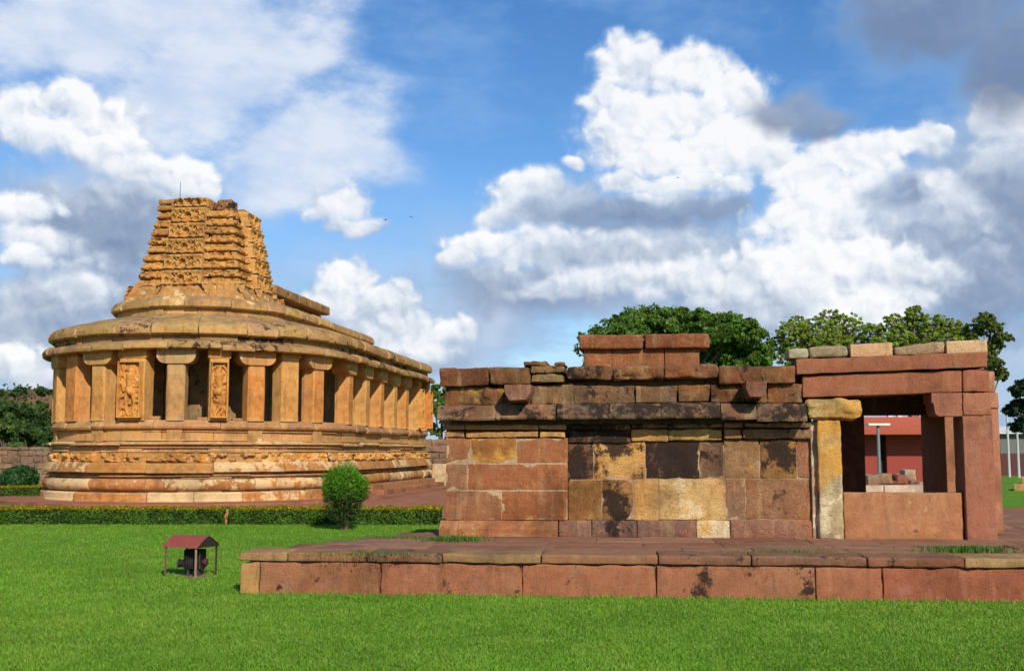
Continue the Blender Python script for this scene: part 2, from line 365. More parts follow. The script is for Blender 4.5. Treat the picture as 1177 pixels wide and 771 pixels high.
M_TEMPLE = stone_material('golden_sandstone', warm=(0.56, 0.20, 0.03, 1), warm_amt=0.45, dist=0.045, grime=0.42, film_amt=0.55, pale_thr=0.72, lichen=0.5, bleach=0.27)
M_ROOF = stone_material('weathered_roof_stone', warm=(0.50, 0.20, 0.04, 1), warm_amt=0.3, dist=0.05, grime=0.5, film_amt=0.60, pale_thr=0.74, lichen=0.55, bleach=0.20)
M_SHRINE = stone_material('red_sandstone', pale=(0.72, 0.58, 0.34, 1), warm=(0.42, 0.12, 0.035, 1), warm_amt=0.35, grime=0.35, dist=0.05, film_amt=0.75, lichen=0.3, bleach=0.16, streak=0.30)
M_SLAB = stone_material('paving_sandstone', pale=(0.50, 0.36, 0.22, 1), warm=(0.33, 0.11, 0.06, 1), warm_amt=0.3, dist=0.02, grime=0.32, film_amt=0.6, lichen=0.35, streak=0.14)
def simple(name, col, rough=0.7, var=0.3, sc=8.0, spec=0.3, metal=0.0):
    m, g = material(name); tc = g.add('ShaderNodeTexCoord').outputs['Object']
    n = g.noise(tc, sc, 6.0, 0.65); n2 = g.noise(tc, sc * .2, 4.0, 0.6)
    k = g.math('ADD', 1 - var, g.math('MULTIPLY', g.math('ADD', n, n2), var))
    c = g.mix(1.0, col, g.add('ShaderNodeCombineColor', {'Red': k, 'Green': k, 'Blue': k}).outputs[0], 'MULTIPLY')
    finish(g, c, rough, n, spec, 0.01, 0.3, metal); return m
def leafy(name, transl=0.35, gain=1.0):
    m, g = material(name)
    tint = g.add('ShaderNodeAttribute', attribute_name='tint').outputs['Color']
    d = g.add('ShaderNodeBsdfPrincipled', {'Roughness': 0.55, 'Specular IOR Level': 0.3}); g.put(d.inputs['Base Color'], tint)
    tr = g.add('ShaderNodeBsdfTranslucent'); g.put(tr.inputs['Color'], g.mix(1.0, tint, (1.5, 1.3, 0.5, 1), 'MULTIPLY'))
    x = g.add('ShaderNodeMixShader', {0: transl}); g.l.new(d.outputs[0], x.inputs[1]); g.l.new(tr.outputs[0], x.inputs[2])
    o = g.add('ShaderNodeOutputMaterial'); g.l.new(x.outputs[0], o.inputs['Surface']); return m
M_LEAF = leafy('leaf', 0.5); M_GRASS = leafy('grass_blade', 0.3)
def tinted(name, rough=0.6, spec=0.4, metal=0.0, var=0.35):
    m, g = material(name); tc = g.add('ShaderNodeTexCoord').outputs['Object']
    tint = g.add('ShaderNodeAttribute', attribute_name='tint').outputs['Color']
    n = g.noise(tc, 14.0, 6.0, 0.65); k = g.math('ADD', 1 - var, g.math('MULTIPLY', n, 2 * var))
    c = g.mix(1.0, tint, g.add('ShaderNodeCombineColor', {'Red': k, 'Green': k, 'Blue': k}).outputs[0], 'MULTIPLY')
    finish(g, c, rough, n, spec, 0.005, 0.3, metal); return m
M_PAINT = tinted('painted_metal', 0.55, 0.4); M_BARK = tinted('bark', 0.9, 0.1, var=0.5); M_PLASTER = tinted('painted_plaster', 0.85, 0.2, var=0.25)

def lawn_material():
    m, g = material('lawn'); tc = g.add('ShaderNodeTexCoord').outputs['Object']
    n1 = g.noise(tc, 0.35, 5.0, 0.6); n2 = g.noise(tc, 2.2, 6.0, 0.65); n3 = g.noise(tc, 40.0, 4.0, 0.7)
    c = g.mix(g.step(n1, 0.35, 0.65), (0.105, 0.230, 0.016, 1), (0.135, 0.265, 0.018, 1))
    c = g.mix(g.step(n2, 0.52, 0.75), c, (0.150, 0.260, 0.024, 1))
    c = g.mix(g.math('MULTIPLY', g.step(n3, 0.4, 0.7), 0.5), c, (0.050, 0.150, 0.010, 1))
    far = g.add('ShaderNodeSeparateXYZ', {'Vector': tc}).outputs[1]
    c = g.mix(g.step(far, 60.0, 120.0), c, (0.10, 0.13, 0.035, 1))
    finish(g, c, 0.9, g.math('ADD', n3, n2), 0.1, 0.04, 0.8); return m
M_LAWN = lawn_material()
M_HILL = simple('hill_soil', (0.17, 0.10, 0.05, 1), 0.95, 0.4, 0.3, 0.05)

# ------------------------------------------------------------------ ground
def sheet(name, poly, z, mat, kind='structure'):
    me = bpy.data.meshes.new(name); me.from_pydata([(x, y, z) for x, y in poly], [], [tuple(range(len(poly)))]); me.materials.append(mat)
    o = bpy.data.objects.new(name, me); COL.objects.link(o); tag(o, kind=kind); return o
sheet('lawn', [(-900, -60), (900, -60), (900, 1500), (-900, 1500)], 0.0, M_LAWN)

# hills far to the left, red soil on top
def hills():
    mb = MB(); xs = np.linspace(-260, 30, 90); ys = np.linspace(150, 330, 50)
    X, Y = np.meshgrid(xs, ys, indexing='ij')
    Z = 15.0 * np.exp(-((X + 110) / 75) ** 2 - ((Y - 245) / 45) ** 2)
    p = np.stack([X, Y, Z], -1).reshape(-1, 3)
    p[:, 2] = np.maximum(p[:, 2] * (1 + 0.10 * fbm(p * np.array([.05, .05, 0]), 5, 3)) - 0.6, -0.4)
    mb.add(p, [q[::-1] for q in quads(90, 50)], (.2, .1, .05)); tag(mb.build('hills', M_HILL), kind='structure')
hills()

# ------------------------------------------------------------------ temple (apsidal, with open colonnade)
TC = Vector((-10.55, 39.0)); TTH = R(8.1); R0 = 4.70; TL = 13.3
temple = empty('apsidal_temple', (TC.x, TC.y, 0), -TTH)
tag(temple, 'golden sandstone apsidal temple with open colonnade, tiered eaves and a broken tower', 'temple')
PI = math.pi
def path(s):
    """arc parameter s in metres along the pillar line; 0 at the middle of the apse, + to the right flank"""
    q = R0 * PI / 2; s = np.asarray(s, float)
    ph = np.clip(s / R0, -PI / 2, PI / 2); ex = np.maximum(np.abs(s) - q, 0)
    n = np.stack([np.sin(ph), -np.cos(ph)], -1)
    base = np.stack([np.zeros_like(s), ex], -1)
    return base, n
SMAX = R0 * PI / 2 + TL
def sweep(mb, prof, tint, wear=(0, 0, 0), stones=(0.9, 1.5), s0=-SMAX, s1=SMAX, jit=0.02, zj=0.012, amp=0.012, gap=0.006, ds=0.16, seed=1, tvar=0.12, facet=None, nsc=3.0):
    """a moulded course of the temple built stone after stone along the apse and the flanks; prof is a closed (offset, z) outline, bottom outer first, going up"""
    rg = random.Random(seed); prof = np.asarray(prof, float); m = len(prof); s = s0
    cen = prof.mean(0)
    while s < s1 - 1e-6:
        e = min(s1, s + rg.uniform(*stones))
        if s1 - e < 0.35: e = s1
        n = max(2, int(math.ceil((e - s) / ds))) + 1
        ss = np.concatenate([[s + gap], np.linspace(s + gap + .02, e - gap - .02, n), [e - gap]])
        do = rg.gauss(0, jit); dz = rg.gauss(0, zj)
        base, nn = path(ss); V = np.zeros((len(ss), m, 3))
        P = prof.copy(); k = np.ones(len(ss))
        for i in range(len(ss)):
            q = P if 0 < i < len(ss) - 1 else P + (cen - P) * 0.05
            V[i, :, 0] = base[i, 0] + nn[i, 0] * (R0 + q[:, 0] + do); V[i, :, 1] = base[i, 1] + nn[i, 1] * (R0 + q[:, 0] + do); V[i, :, 2] = q[:, 1] + dz
        W = V.reshape(-1, 3); no = fbm(W * nsc, seed, 3) * amp + fbm(W * nsc * 4, seed + 5, 2) * amp * .5
        outw = np.repeat(nn, m, 0); inner = np.tile(prof[:, 0], len(ss)) < prof[:, 0].min() + 0.02
        no = np.where(inner, 0, no)
        W = W.copy(); W[:, 0] += outw[:, 0] * no; W[:, 1] += outw[:, 1] * no; W[:, 2] += no * 0.4
        F = [t for t in quads(len(ss), m, True)] + [tuple(range(m))[::-1], tuple(range((len(ss) - 1) * m, len(ss) * m))]
        tv = rg.gauss(0, tvar); tt = np.array(tint) * (1 + tv) * np.array([1, 1 + rg.gauss(0, .06), 1 + rg.gauss(0, .1)])
        wr = np.array(wear) * np.array([rg.uniform(.5, 1.3), rg.choice([0.2, .6, 1.0, 1.25]), 1])
        mb.add(W, [t[::-1] for t in F], tt, wr); s = e
GOLD = (0.61, 0.280, 0.062); ORANGE = (0.60, 0.205, 0.037); RED_T = (0.40, 0.150, 0.058); GREYT = (0.44, 0.245, 0.09)
# --- plinth
pl = MB(); sweep(pl, [(.50, -.05), (.50, .12), (.47, .15), (.46, .31), (.40, .36), (-.5, .36), (-.5, -.05)], (.46, .185, .05), (0, 1.0, 0), (1.2, 2.4), seed=11); plinth = pl.build('plinth', M_TEMPLE, temple)
pl = MB(); sweep(pl, [(.28, .355), (.28, .42), (-.5, .42), (-.5, .355)], (.20, .09, .04), seed=12, amp=.004)  # groove course: its shadow is put into the dark tint
a = [(.30 + .14 * math.cos(q), .59 + .175 * math.sin(q)) for q in np.linspace(-PI / 2, PI / 2, 9)]
sweep(pl, a + [(-.5, .765), (-.5, .415)], (.47, .195, .052), (0.15, .7, 0), (1.5, 2.6), seed=13, amp=.008); pl.build('plinth_roll_moulding', M_TEMPLE, temple)
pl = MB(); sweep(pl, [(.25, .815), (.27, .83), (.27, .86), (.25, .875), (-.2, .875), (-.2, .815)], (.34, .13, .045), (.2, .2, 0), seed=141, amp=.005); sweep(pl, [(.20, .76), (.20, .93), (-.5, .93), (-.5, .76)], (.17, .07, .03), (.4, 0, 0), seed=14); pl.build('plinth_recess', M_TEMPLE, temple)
pl = MB(); sweep(pl, [(.33, .925), (.33, .955), (.42, .96), (.42, 1.05), (.38, 1.06), (.37, 1.10), (.30, 1.25), (.1, 1.255), (-.5, 1.255), (-.5, .925)], (.49, .205, .055), (0.15, .7, 0), (1.3, 2.2), seed=15, amp=.014); pl.build('plinth_cornice', M_TEMPLE, temple)
# carved row of animals and foliage, worn down to lumps
def carved_row():
    mb = MB(); s = -SMAX; rg = random.Random(3); ds = .035
    zs = np.concatenate([[1.25], np.linspace(1.26, 1.53, 10), [1.545]])
    while s < SMAX:
        e = min(SMAX, s + rg.uniform(1.2, 2.0)); ss = np.arange(s + .004, e - .004, ds)
        if len(ss) < 3: break
        base, nn = path(ss); S, Z = np.meshgrid(ss, zs, indexing='ij'); fl = S.ravel()
        p3 = np.stack([fl * 5.2, np.zeros(S.size), Z.ravel() * 6], -1)
        lump = np.clip(fbm(p3, 21, 3) * 2.2 + 0.35, 0, 1) * 0.20 + np.clip(fbm(p3 * 3, 22, 2), 0, 1) * 0.05
        edge = np.clip(np.minimum(Z.ravel() - 1.25, 1.545 - Z.ravel()) / .06, 0, 1) ** .5
        if s < R0 * 1.0: lump *= 0.75
        o = .16 + lump * (.35 + .65 * edge); bb = np.repeat(base, len(zs), 0); n2 = np.repeat(nn, len(zs), 0)
        V = np.stack([bb[:, 0] + n2[:, 0] * (R0 + o), bb[:, 1] + n2[:, 1] * (R0 + o), Z.ravel()], -1)
        t = np.array(GOLD) * rg.uniform(.85, 1.15)
        mb.add(V, [q[::-1] for q in quads(len(ss), len(zs))], t, (.25, .55 * rg.choice([0, 1, 1]), 0)); s = e
    return mb.build('carved_frieze', M_TEMPLE, temple)
carved_row()
pl = MB(); sweep(pl, [(.14, 1.24), (.14, 1.80), (-.5, 1.80), (-.5, 1.24)], (.47, .20, .058), (0.05, .1, 0), (1.3, 2.2), seed=16)
sweep(pl, [(.20, 1.76), (.27, 1.79), (.27, 1.83), (.16, 1.87), (-.3, 1.87), (-.3, 1.76)], (.53, .28, .10), (0, .7, 0), (1.5, 2.4), seed=17, amp=.006); sweep(pl, [(.15, 1.555), (.20, 1.565), (.20, 1.60), (.15, 1.61), (-.2, 1.61), (-.2, 1.555)], (.50, .24, .075), (.1, .4, 0), (1.5, 2.4), seed=171, amp=.006)
sweep(pl, [(.155, 1.68), (.185, 1.69), (.185, 1.712), (.155, 1.72), (-.2, 1.72), (-.2, 1.68)], (.46, .18, .05), (.1, .2, 0), (1.5, 2.4), seed=172, amp=.005)
pl.build('plinth_band', M_TEMPLE, temple)
bal = MB(); sweep(bal, [(.10, 1.85), (.10, 2.25), (-.3, 2.25), (-.3, 1.85)], (.47, .19, .05), (0, .12, .25), (1.3, 2.2), seed=18); sweep(bal, [(.105, 1.90), (.145, 1.91), (.145, 1.945), (.105, 1.955), (-.2, 1.955), (-.2, 1.90)], (.50, .23, .07), (.1, .3, 0), (1.4, 2.3), seed=181, amp=.005)
sweep(bal, [(.105, 2.16), (.15, 2.17), (.15, 2.19), (.105, 2.20), (-.2, 2.20), (-.2, 2.16)], (.45, .19, .05), (.15, .2, 0), (1.4, 2.3), seed=182, amp=.005)
balcony = bal.build('balcony_wall', M_TEMPLE, temple)
bal = MB(); sweep(bal, [(.16, 2.225), (.23, 2.27), (.25, 2.33), (.20, 2.45), (.12, 2.52), (-.33, 2.52), (-.33, 2.225)], (.44, .205, .075), (.15, .35, 0), (1.3, 2.1), seed=19, amp=.008); bal.build('balcony_coping', M_TEMPLE, temple)
# --- floor, inner wall, ceiling; dark tints paint in the shade behind the pillars
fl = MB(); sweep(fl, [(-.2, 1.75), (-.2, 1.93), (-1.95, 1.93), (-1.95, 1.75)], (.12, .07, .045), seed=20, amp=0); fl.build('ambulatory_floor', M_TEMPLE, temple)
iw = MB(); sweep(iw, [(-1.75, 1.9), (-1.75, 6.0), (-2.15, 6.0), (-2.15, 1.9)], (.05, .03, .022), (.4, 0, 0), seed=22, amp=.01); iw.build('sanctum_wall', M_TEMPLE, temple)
# --- eaves and roof tiers
ev = MB(); sweep(ev, [(.48, 4.62), (.545, 4.66), (.56, 4.74), (.52, 4.82), (.42, 4.88), (.10, 4.95), (-1.9, 5.0), (-1.9, 4.72), (0, 4.70), (.36, 4.66)], (.42, .225, .075), (.38, .25, 0), (.9, 1.5), seed=31, jit=.03, zj=.016, amp=.022); ev.build('lower_eave', M_ROOF, temple)
ev = MB(); sweep(ev, [(.20, 4.90), (.20, 5.13), (-.4, 5.13), (-.4, 4.90)], (.25, .11, .035), (.5, .15, 0), (1.0, 1.8), seed=32); ev.build('eave_recess', M_ROOF, temple)  # black stains, plus a darker tint for shade the narrow recess lacks
ev = MB(); sweep(ev, [(.33, 5.10), (.40, 5.15), (.42, 5.28), (.36, 5.40), (.22, 5.50), (-.3, 5.66), (-1.9, 6.02), (-1.9, 5.6), (-.2, 5.12)], (.43, .235, .08), (.36, .30, 0), (.9, 1.5), seed=33, jit=.028, zj=.016, amp=.024); ev.build('middle_eave', M_ROOF, temple)
q3 = R0 * PI / 2 + 10.3
ev = MB(); sweep(ev, [(-1.72, 5.85), (-1.72, 6.22), (-2.3, 6.22), (-2.3, 5.85)], (.47, .22, .06), (.1, .3, 0), (1.4, 2.4), seed=34, s0=-q3, s1=q3)
sweep(ev, [(-1.60, 6.15), (-1.54, 6.20), (-1.54, 6.34), (-1.62, 6.45), (-1.80, 6.54), (-3.0, 6.62), (-4.66, 6.66), (-4.66, 6.25), (-2.0, 6.17)], (.46, .25, .08), (.25, .5, 0), (1.3, 2.2), seed=35, s0=-q3, s1=q3, jit=.02, amp=.016, gap=.005)
ev.build('upper_eave', M_ROOF, temple)
rf = MB()
for k in range(5):
    y0 = 1.4 + k * 1.3; stone(rf, -1.55, 1.55, y0, y0 + 1.29, 6.55, 7.16, (.30, .14, .06), (.2, 0, 0))
    stone(rf, -1.92, 1.92, y0 + random.uniform(0, .01), y0 + 1.285, 7.17, 7.52, (.36, .19, .075), (.28, .1, 0), r=.06, amp=.015)
rf.build('nave_roof_slab', M_ROOF, temple)
rf = MB()
for i, z in enumerate((1.9, 2.6, 3.3, 4.0)):
    for x0 in np.arange(-4.6, 4.5, 1.15): stone(rf, x0, x0 + 1.14, TL - .02, TL + .35, z, z + .695, np.array(GOLD) * random.uniform(.8, 1.1), (.1, .2, 0), res=.3)
rf.build('porch_wall', M_TEMPLE, temple)

# --- relief panels: a standing figure among scrolls, as a height field
def relief(w, h, seed, pose=1):
    nx, nz = int(w / .014), int(h / .014)
    X, Z = np.meshgrid(np.linspace(-1, 1, nx), np.linspace(0, 1, nz), indexing='ij')
    asp = w / h; x = X * asp / 2; z = Z
    def cap(ax, az, bx, bz, r0, r1):
        dx, dz = bx - ax, bz - az; t = np.clip(((x - ax) * dx + (z - az) * dz) / (dx * dx + dz * dz), 0, 1)
        d = np.hypot(x - ax - t * dx, z - az - t * dz); r = r0 + (r1 - r0) * t
        return np.sqrt(np.clip(1 - (d / r) ** 2, 0, 1)) * r
    p = pose; H = np.zeros_like(x)
    parts = [(0.02 * p, .80, .02 * p, .83, .062, .062), (.0, .88, 0, .93, .045, .02), (.01 * p, .74, -.01 * p, .52, .085, .055), (-.01 * p, .50, .02 * p, .46, .075, .08),
             (-.04, .45, -.06 * p - .02, .27, .055, .04), (-.07 * p - .01, .27, -.05, .08, .036, .025), (.06, .45, .085, .28, .055, .04), (.085, .28, .05, .08, .036, .025),
             (-.09, .70, -.16, .58, .035, .028), (-.16, .58, -.08, .50, .028, .022), (.09, .70, .17, .62, .035, .028), (.17, .62, .14, .78, .028, .022), (-.09, .70, -.17, .80, .03, .024)]
    for q in parts: H = np.maximum(H, cap(*q))
    pt = np.stack([x.ravel() * 16, z.ravel() * 16, np.zeros(x.size)], -1)
    bgd = np.clip(fbm(pt, seed, 3) * 1.6 + .15, 0, .8).reshape(x.shape) * .05
    halo = np.abs(np.hypot(x, z - .80) - .13) < .018
    H = np.maximum(H * 1.15, np.where(halo, .03, bgd))
    e = np.minimum(np.minimum(X + 1, 1 - X) * asp / 2, np.minimum(Z, 1 - Z))
    H = np.where(e < .03, .075, H)
    return X * w / 2, Z * h, H * h * 1.25
def relief_mesh(mb, w, h, z0, y, tint, wear, seed, pose=1):
    X, Z, H = relief(w, h, seed, pose); n, m = X.shape
    H[0, :] = H[-1, :] = -.02; H[:, 0] = H[:, -1] = -.02
    V = np.stack([X, y - H, Z + z0], -1).reshape(-1, 3); mb.add(V, [q[::-1] for q in quads(n, m)], tint, wear)

# --- pillars: built about their own base, -y outward
ZP0, ZP1 = 2.52, 4.71
def shaft_mb(w, d, z1, tint, wear, seed, cham=.05):
    mb = MB(); hw, hd = w / 2, d / 2; c = cham
    poly = [(-hw, -hd + c), (-hw + c, -hd), (hw - c, -hd), (hw, -hd + c), (hw, hd), (-hw, hd)]
    zs = [ZP0 - .01] + list(np.linspace(ZP0 + .02, z1, 10)); V = []
    for z in zs:
        for p in poly: V.append((p[0], p[1], z))
    V = np.array(V); V[:, :2] += (fbm(V * 3 + seed, seed, 2) * .012)[:, None]
    mb.add(V, [t for t in quads(len(zs), 6, True)] + [tuple(range(6))[::-1], tuple(range(len(V) - 6, len(V)))], tint, wear)
    return mb
def bracket_mb(wt, wb, d, z0, z1, tint, wear):
    mb = MB(); hs = z1 - z0; zb = z0 + hs * .52
    cur = [(wb / 2 + (wt - wb) / 2 * math.sin(q), z0 + (zb - z0) * (1 - math.cos(q))) for q in np.linspace(0, PI / 2, 7)]
    poly = cur + [(wt / 2, z1), (-wt / 2, z1)] + [(-x, z) for x, z in reversed(cur)]
    prism(mb, poly, 1, -d / 2, d / 2, tint, wear); return mb
def pillar(kind, x, y, rz, tint, seed, label=None):
    o = None; s = np.array(tint) * (1 + random.uniform(-.08, .08))
    if kind == 'bracket':
        o = shaft_mb(.55, .50, ZP1 - .46, s, (.05, .25, .2), seed).build('pillar', M_TEMPLE, temple)
        cp = bracket_mb(1.16, .60, .62, ZP1 - .48, ZP1, s * np.array([.9, .95, 1.0]), (.2, .35, 0)).build('capital', M_TEMPLE, o)
    elif kind == 'plain':
        o = shaft_mb(.66, .50, ZP1 - .18, s, (.05, .2, .2), seed, .03).build('pillar', M_TEMPLE, temple)
        mb = MB(); stone(mb, -.38, .38, -.28, .30, ZP1 - .19, ZP1, s * .85, (.3, .2, 0)); mb.build('capital', M_TEMPLE, o)
    else:
        w = .86 if kind == 'carved_wide' else .58
        o = shaft_mb(w, .56, ZP1 - .30, s, (.0, .35, .2), seed, .02).build('pillar', M_TEMPLE, temple)
        mb = MB(); stone(mb, -w / 2 - .05, w / 2 + .05, -.30, .30, ZP1 - .31, ZP1, s * .95, (.15, .35, 0)); mb.build('capital', M_TEMPLE, o)
        mb = MB(); relief_mesh(mb, w * .9, 1.72, ZP0 + .06, -.30, s * 1.08, (0, .2, .1), seed, 1 if kind == 'carved_wide' else -1); mb.build('relief_panel', M_TEMPLE, o)
        o['label'] = 'pillar carved with a standing figure in relief'
    o.location = (x, y, 0); o.rotation_euler = (0, 0, rz); return o
apse = [(-82, 'bracket', GOLD), (-66, 'plain', ORANGE), (-50, 'bracket', GOLD), (-33.5, 'plain', ORANGE), (-17.8, 'bracket', GOLD), (-3.1, 'carved_wide', GOLD), (12.7, 'bracket', GREYT), (27.6, 'carved', GOLD),
        (41.2, 'bracket', ORANGE), (54.8, 'plain', GOLD), (69.6, 'bracket', ORANGE)]
for i, (ph, kd, t) in enumerate(apse):
    a_ = R(ph); pillar(kd, (R0 - .05) * math.sin(a_), -(R0 - .05) * math.cos(a_), a_, t, 40 + i)
for i, t_ in enumerate((.9, 3.1, 5.2, 7.3, 9.3, 11.5, 13.2)):
    for sg in (-1, 1):
        kd = 'bracket' if i < 6 else 'carved'
        if i >= 5: kd = 'carved'
        pillar(kd, sg * (R0 - .05), t_, sg * PI / 2, GOLD if i % 2 else ORANGE, 60 + i)
# pilaster strips on the balcony below the pillars
for (ph, kd, t) in apse:
    if kd == 'bracket':
        a_ = R(ph)
        for (w_, o_, z0, z1) in ((.46, .155, 1.87, 2.24),):
            tmp = MB(); stone(tmp, -w_ / 2, w_ / 2, -(R0 + o_), -(R0 - .1), z0, z1, (.50, .26, .09), (0, .5, 0), r=.015)
            V = np.concatenate(tmp.v); ca, sa = math.cos(a_), math.sin(a_)
            V = np.stack([V[:, 0] * ca - V[:, 1] * sa, V[:, 0] * sa + V[:, 1] * ca, V[:, 2]], -1)
            pb = MB(); pb.add(V, tmp.f, (.50, .26, .09), (0, .35, 0)); pb.build('balcony_pilaster', M_TEMPLE, temple)

# --- the tower
def ratha(h, b, p):
    """stepped square plan, counter-clockwise from the right end of the -y face"""
    return [(-h, -h), (-b, -h), (-b, -h - p), (b, -h - p), (b, -h), (h, -h), (h, -b), (h + p, -b), (h + p, b), (h, b), (h, h), (b, h), (b, h + p), (-b, h + p), (-b, h), (-h, h), (-h, b), (-h - p, b), (-h - p, -b), (-h, -b)]
def dense(poly, ds=.06):
    o = []
    for i in range(len(poly)):
        a_, b_ = np.array(poly[i]), np.array(poly[(i + 1) % len(poly)]); n = max(1, int(np.linalg.norm(b_ - a_) / ds))
        for k in range(n): o.append(a_ + (b_ - a_) * k / n)
    return np.array(o)
def course(mb, h, b, p, prof, tint, wear, seed, amp=.02, carve=0.0):
    if carve:
        q_ = [prof[0]]
        for (a0, b0), (a1, b1) in zip(prof[:-1], prof[1:]):
            n_ = max(1, int(abs(b1 - b0) / .022)); q_ += [(a0 + (a1 - a0) * k_ / n_, b0 + (b1 - b0) * k_ / n_) for k_ in range(1, n_ + 1)]
        prof = q_
    amp = amp * 1.5
    P0 = dense(ratha(h, b, p), .035 if carve else .06); n = len(P0); zs = [z for _, z in prof]; V = np.zeros((len(prof), n, 3))
    tg = np.roll(P0, -1, 0) - np.roll(P0, 1, 0); nr = np.stack([tg[:, 1], -tg[:, 0]], -1); nr /= np.linalg.norm(nr, axis=1, keepdims=True)
    for i, (o, z) in enumerate(prof):
        V[i, :, :2] = P0 + nr * o; V[i, :, 2] = z
    W = V.reshape(-1, 3); no = fbm(W * 3.5, seed, 3) * amp + fbm(W * 14, seed + 3, 2) * amp * .7
    if carve:
        k = fbm(W * np.array([8, 8, 9]), seed + 9, 2); no = no - np.clip(k * 2.6 - .25, 0, 1) * carve * 1.15 + np.clip(-k * 2 - .3, 0, 1) * carve * .5
    nn = np.tile(nr, (len(prof), 1)); W = W + np.concatenate([nn, np.zeros((len(W), 1))], 1) * no[:, None]
    F = [t for t in quads(len(prof), n, True)] + [tuple(range((len(prof) - 1) * n, len(prof) * n))]
    mb.add(W, F, tint, wear)
    # the ring's normals point outward with this order
tw = MB()
course(tw, 2.10, .95, .15, [(0, 6.5), (-.02, 6.62), (-.07, 6.74), (-.10, 6.755), (-.13, 6.76), (-.16, 6.90), (-.20, 6.905), (-.24, 7.05)], (.46, .23, .07), (.1, .5, 0), 70, .02, .02)
tower = tw.build('tower', M_TEMPLE, temple)
ZT0, ZT1 = 7.02, 9.72; NC = 9
cz = np.linspace(ZT0, ZT1, NC + 1)
for k in range(NC):
    tw = MB(); h = 1.74 - .50 * (k / NC) ** 1.05; z0, z1 = cz[k], cz[k + 1] - .004
    dz = z1 - z0; jt = random.uniform(-.02, .02)
    prof = [(-.08, z0), (.03, z0 + .01), (.085, z0 + dz * .12), (.10, z0 + dz * .26), (.09, z0 + dz * .42), (.05, z0 + dz * .54), (.01, z0 + dz * .60), (.01, z0 + dz * .84), (-.05, z0 + dz * .88), (-.08, z1)]
    course(tw, h + jt, h * .42, .10, prof, np.array((.55, .255, .062)) * random.uniform(.9, 1.1), (.18, .15, .1), 80 + k, .03, .08 if k % 2 else .05)
    tw.build('tower_course', M_TEMPLE, tower)
# carved projecting band on each face: taller courses with arch motifs
def motif(w, h):
    nx, nz = int(w / .022), int(h / .022); X, Z = np.meshgrid(np.linspace(-w / 2, w / 2, nx), np.linspace(0, h, nz), indexing='ij')
    H = np.full(X.shape, .06)
    H -= .09 * (np.hypot(X / .11, (Z - h * .30) / .17) < 1)                          # central arch
    H += .05 * (np.abs(np.hypot(X / .17, (Z - h * .30) / .25) - 1) < .22) * (Z > h * .25)
    for sx in (-1, 1):
        H -= .09 * ((np.abs(X - sx * .30) / .10 + np.abs(Z - h * .58) / .10) < 1)       # pierced lozenges
        H -= .08 * (np.hypot((X - sx * .30) / .07, (Z - h * .22) / .10) < 1)
        H += .04 * (np.abs(np.hypot((X - sx * .34) / .17, (Z - h * .22) / .20) - 1) < .25)
        H -= .08 * (np.hypot((X - sx * .52) / .06, (Z - h * .40) / .09) < 1)
        H -= .06 * (np.hypot((X - sx * .15) / .045, (Z - h * .66) / .06) < 1)
    lip = np.clip(1 - np.abs(Z - .045) / .05, 0, 1); H += .09 * lip
    H += .04 * np.clip(1 - np.abs(Z - h * .86) / .06, 0, 1); H -= .10 * np.clip((Z - h * .93) / (h * .07), 0, 1)
    pt = np.stack([X.ravel() * 12, Z.ravel() * 12, np.zeros(X.size)], -1); H += fbm(pt, 7, 3).reshape(X.shape) * .035
    return X, Z, H
nb = 5; bz = np.linspace(ZT0 + .02, ZT1 + .06, nb + 1); bz = np.append(bz, 10.12)
for k in range(6):
    z0, z1 = bz[k], bz[k + 1]; h = 1.74 - .50 * min(1, (z0 - ZT0) / (ZT1 - ZT0)) ** 1.05; w = 1.42 - .05 * k
    for face in range(4 if k < 5 else 1):
        tw = MB(); X, Z, H = motif(w, z1 - z0 - .01); n, m = X.shape
        D = h + .21; Y = -(D + H); Y[0, :] = Y[-1, :] = -(h - .1); Y[:, 0] = -(h - .1); Y[:, -1] = -(h - .1)
        c_, s_ = math.cos(face * PI / 2), math.sin(face * PI / 2); Xo = X - (.12 if face == 0 else 0)
        V = np.stack([Xo * c_ - Y * s_, Xo * s_ + Y * c_, Z + z0], -1).reshape(-1, 3)
        tw.add(V, [q[::-1] for q in quads(n, m)], np.array((.60, .30, .08)) * random.uniform(.92, 1.08), (.10, .12, .1)); tw.build('arch_panel', M_TEMPLE, tower)
# ragged top: left half one course higher, stray blocks on the right
tp = MB()
stone(tp, -1.38, -.70, -1.38, -.4, 9.72, 9.90, (.44, .21, .06), (.3, .2, 0), r=.07, amp=.03); stone(tp, -1.32, -.55, -1.34, -.4, 9.93, 10.12, (.42, .22, .07), (.35, .2, 0), r=.08, amp=.03)
stone(tp, -.85, .50, -1.40, .1, 9.74, 10.10, (.42, .2, .06), (.35, .2, 0), r=.08, amp=.03)
stone(tp, -1.2, 1.2, -1.1, 1.2, 9.70, 9.80, (.36, .18, .07), (.5, 0, 0), r=.06, amp=.02)
stone(tp, .62, 1.12, -.95, -.35, 9.80, 10.13, (.36, .17, .06), (.6, 0, 0), r=.03, amp=.02); stone(tp, .52, .95, -1.3, -.9, 9.70, 9.84, (.36, .17, .06), (.6, 0, 0), r=.03, amp=.02)
stone(tp, .95, 1.3, -.2, .9, 9.72, 9.95, (.40, .19, .06), (.3, 0, 0), r=.05, amp=.02)
tp.build('broken_top', M_TEMPLE, tower)
rod = MB(); tube(rod, [(-.70, -1.0, 10.0), (-.70, -1.0, 10.78)], [.014, .008], 6, (.06, .055, .05)); rod.build('lightning_rod', M_PAINT, temple)

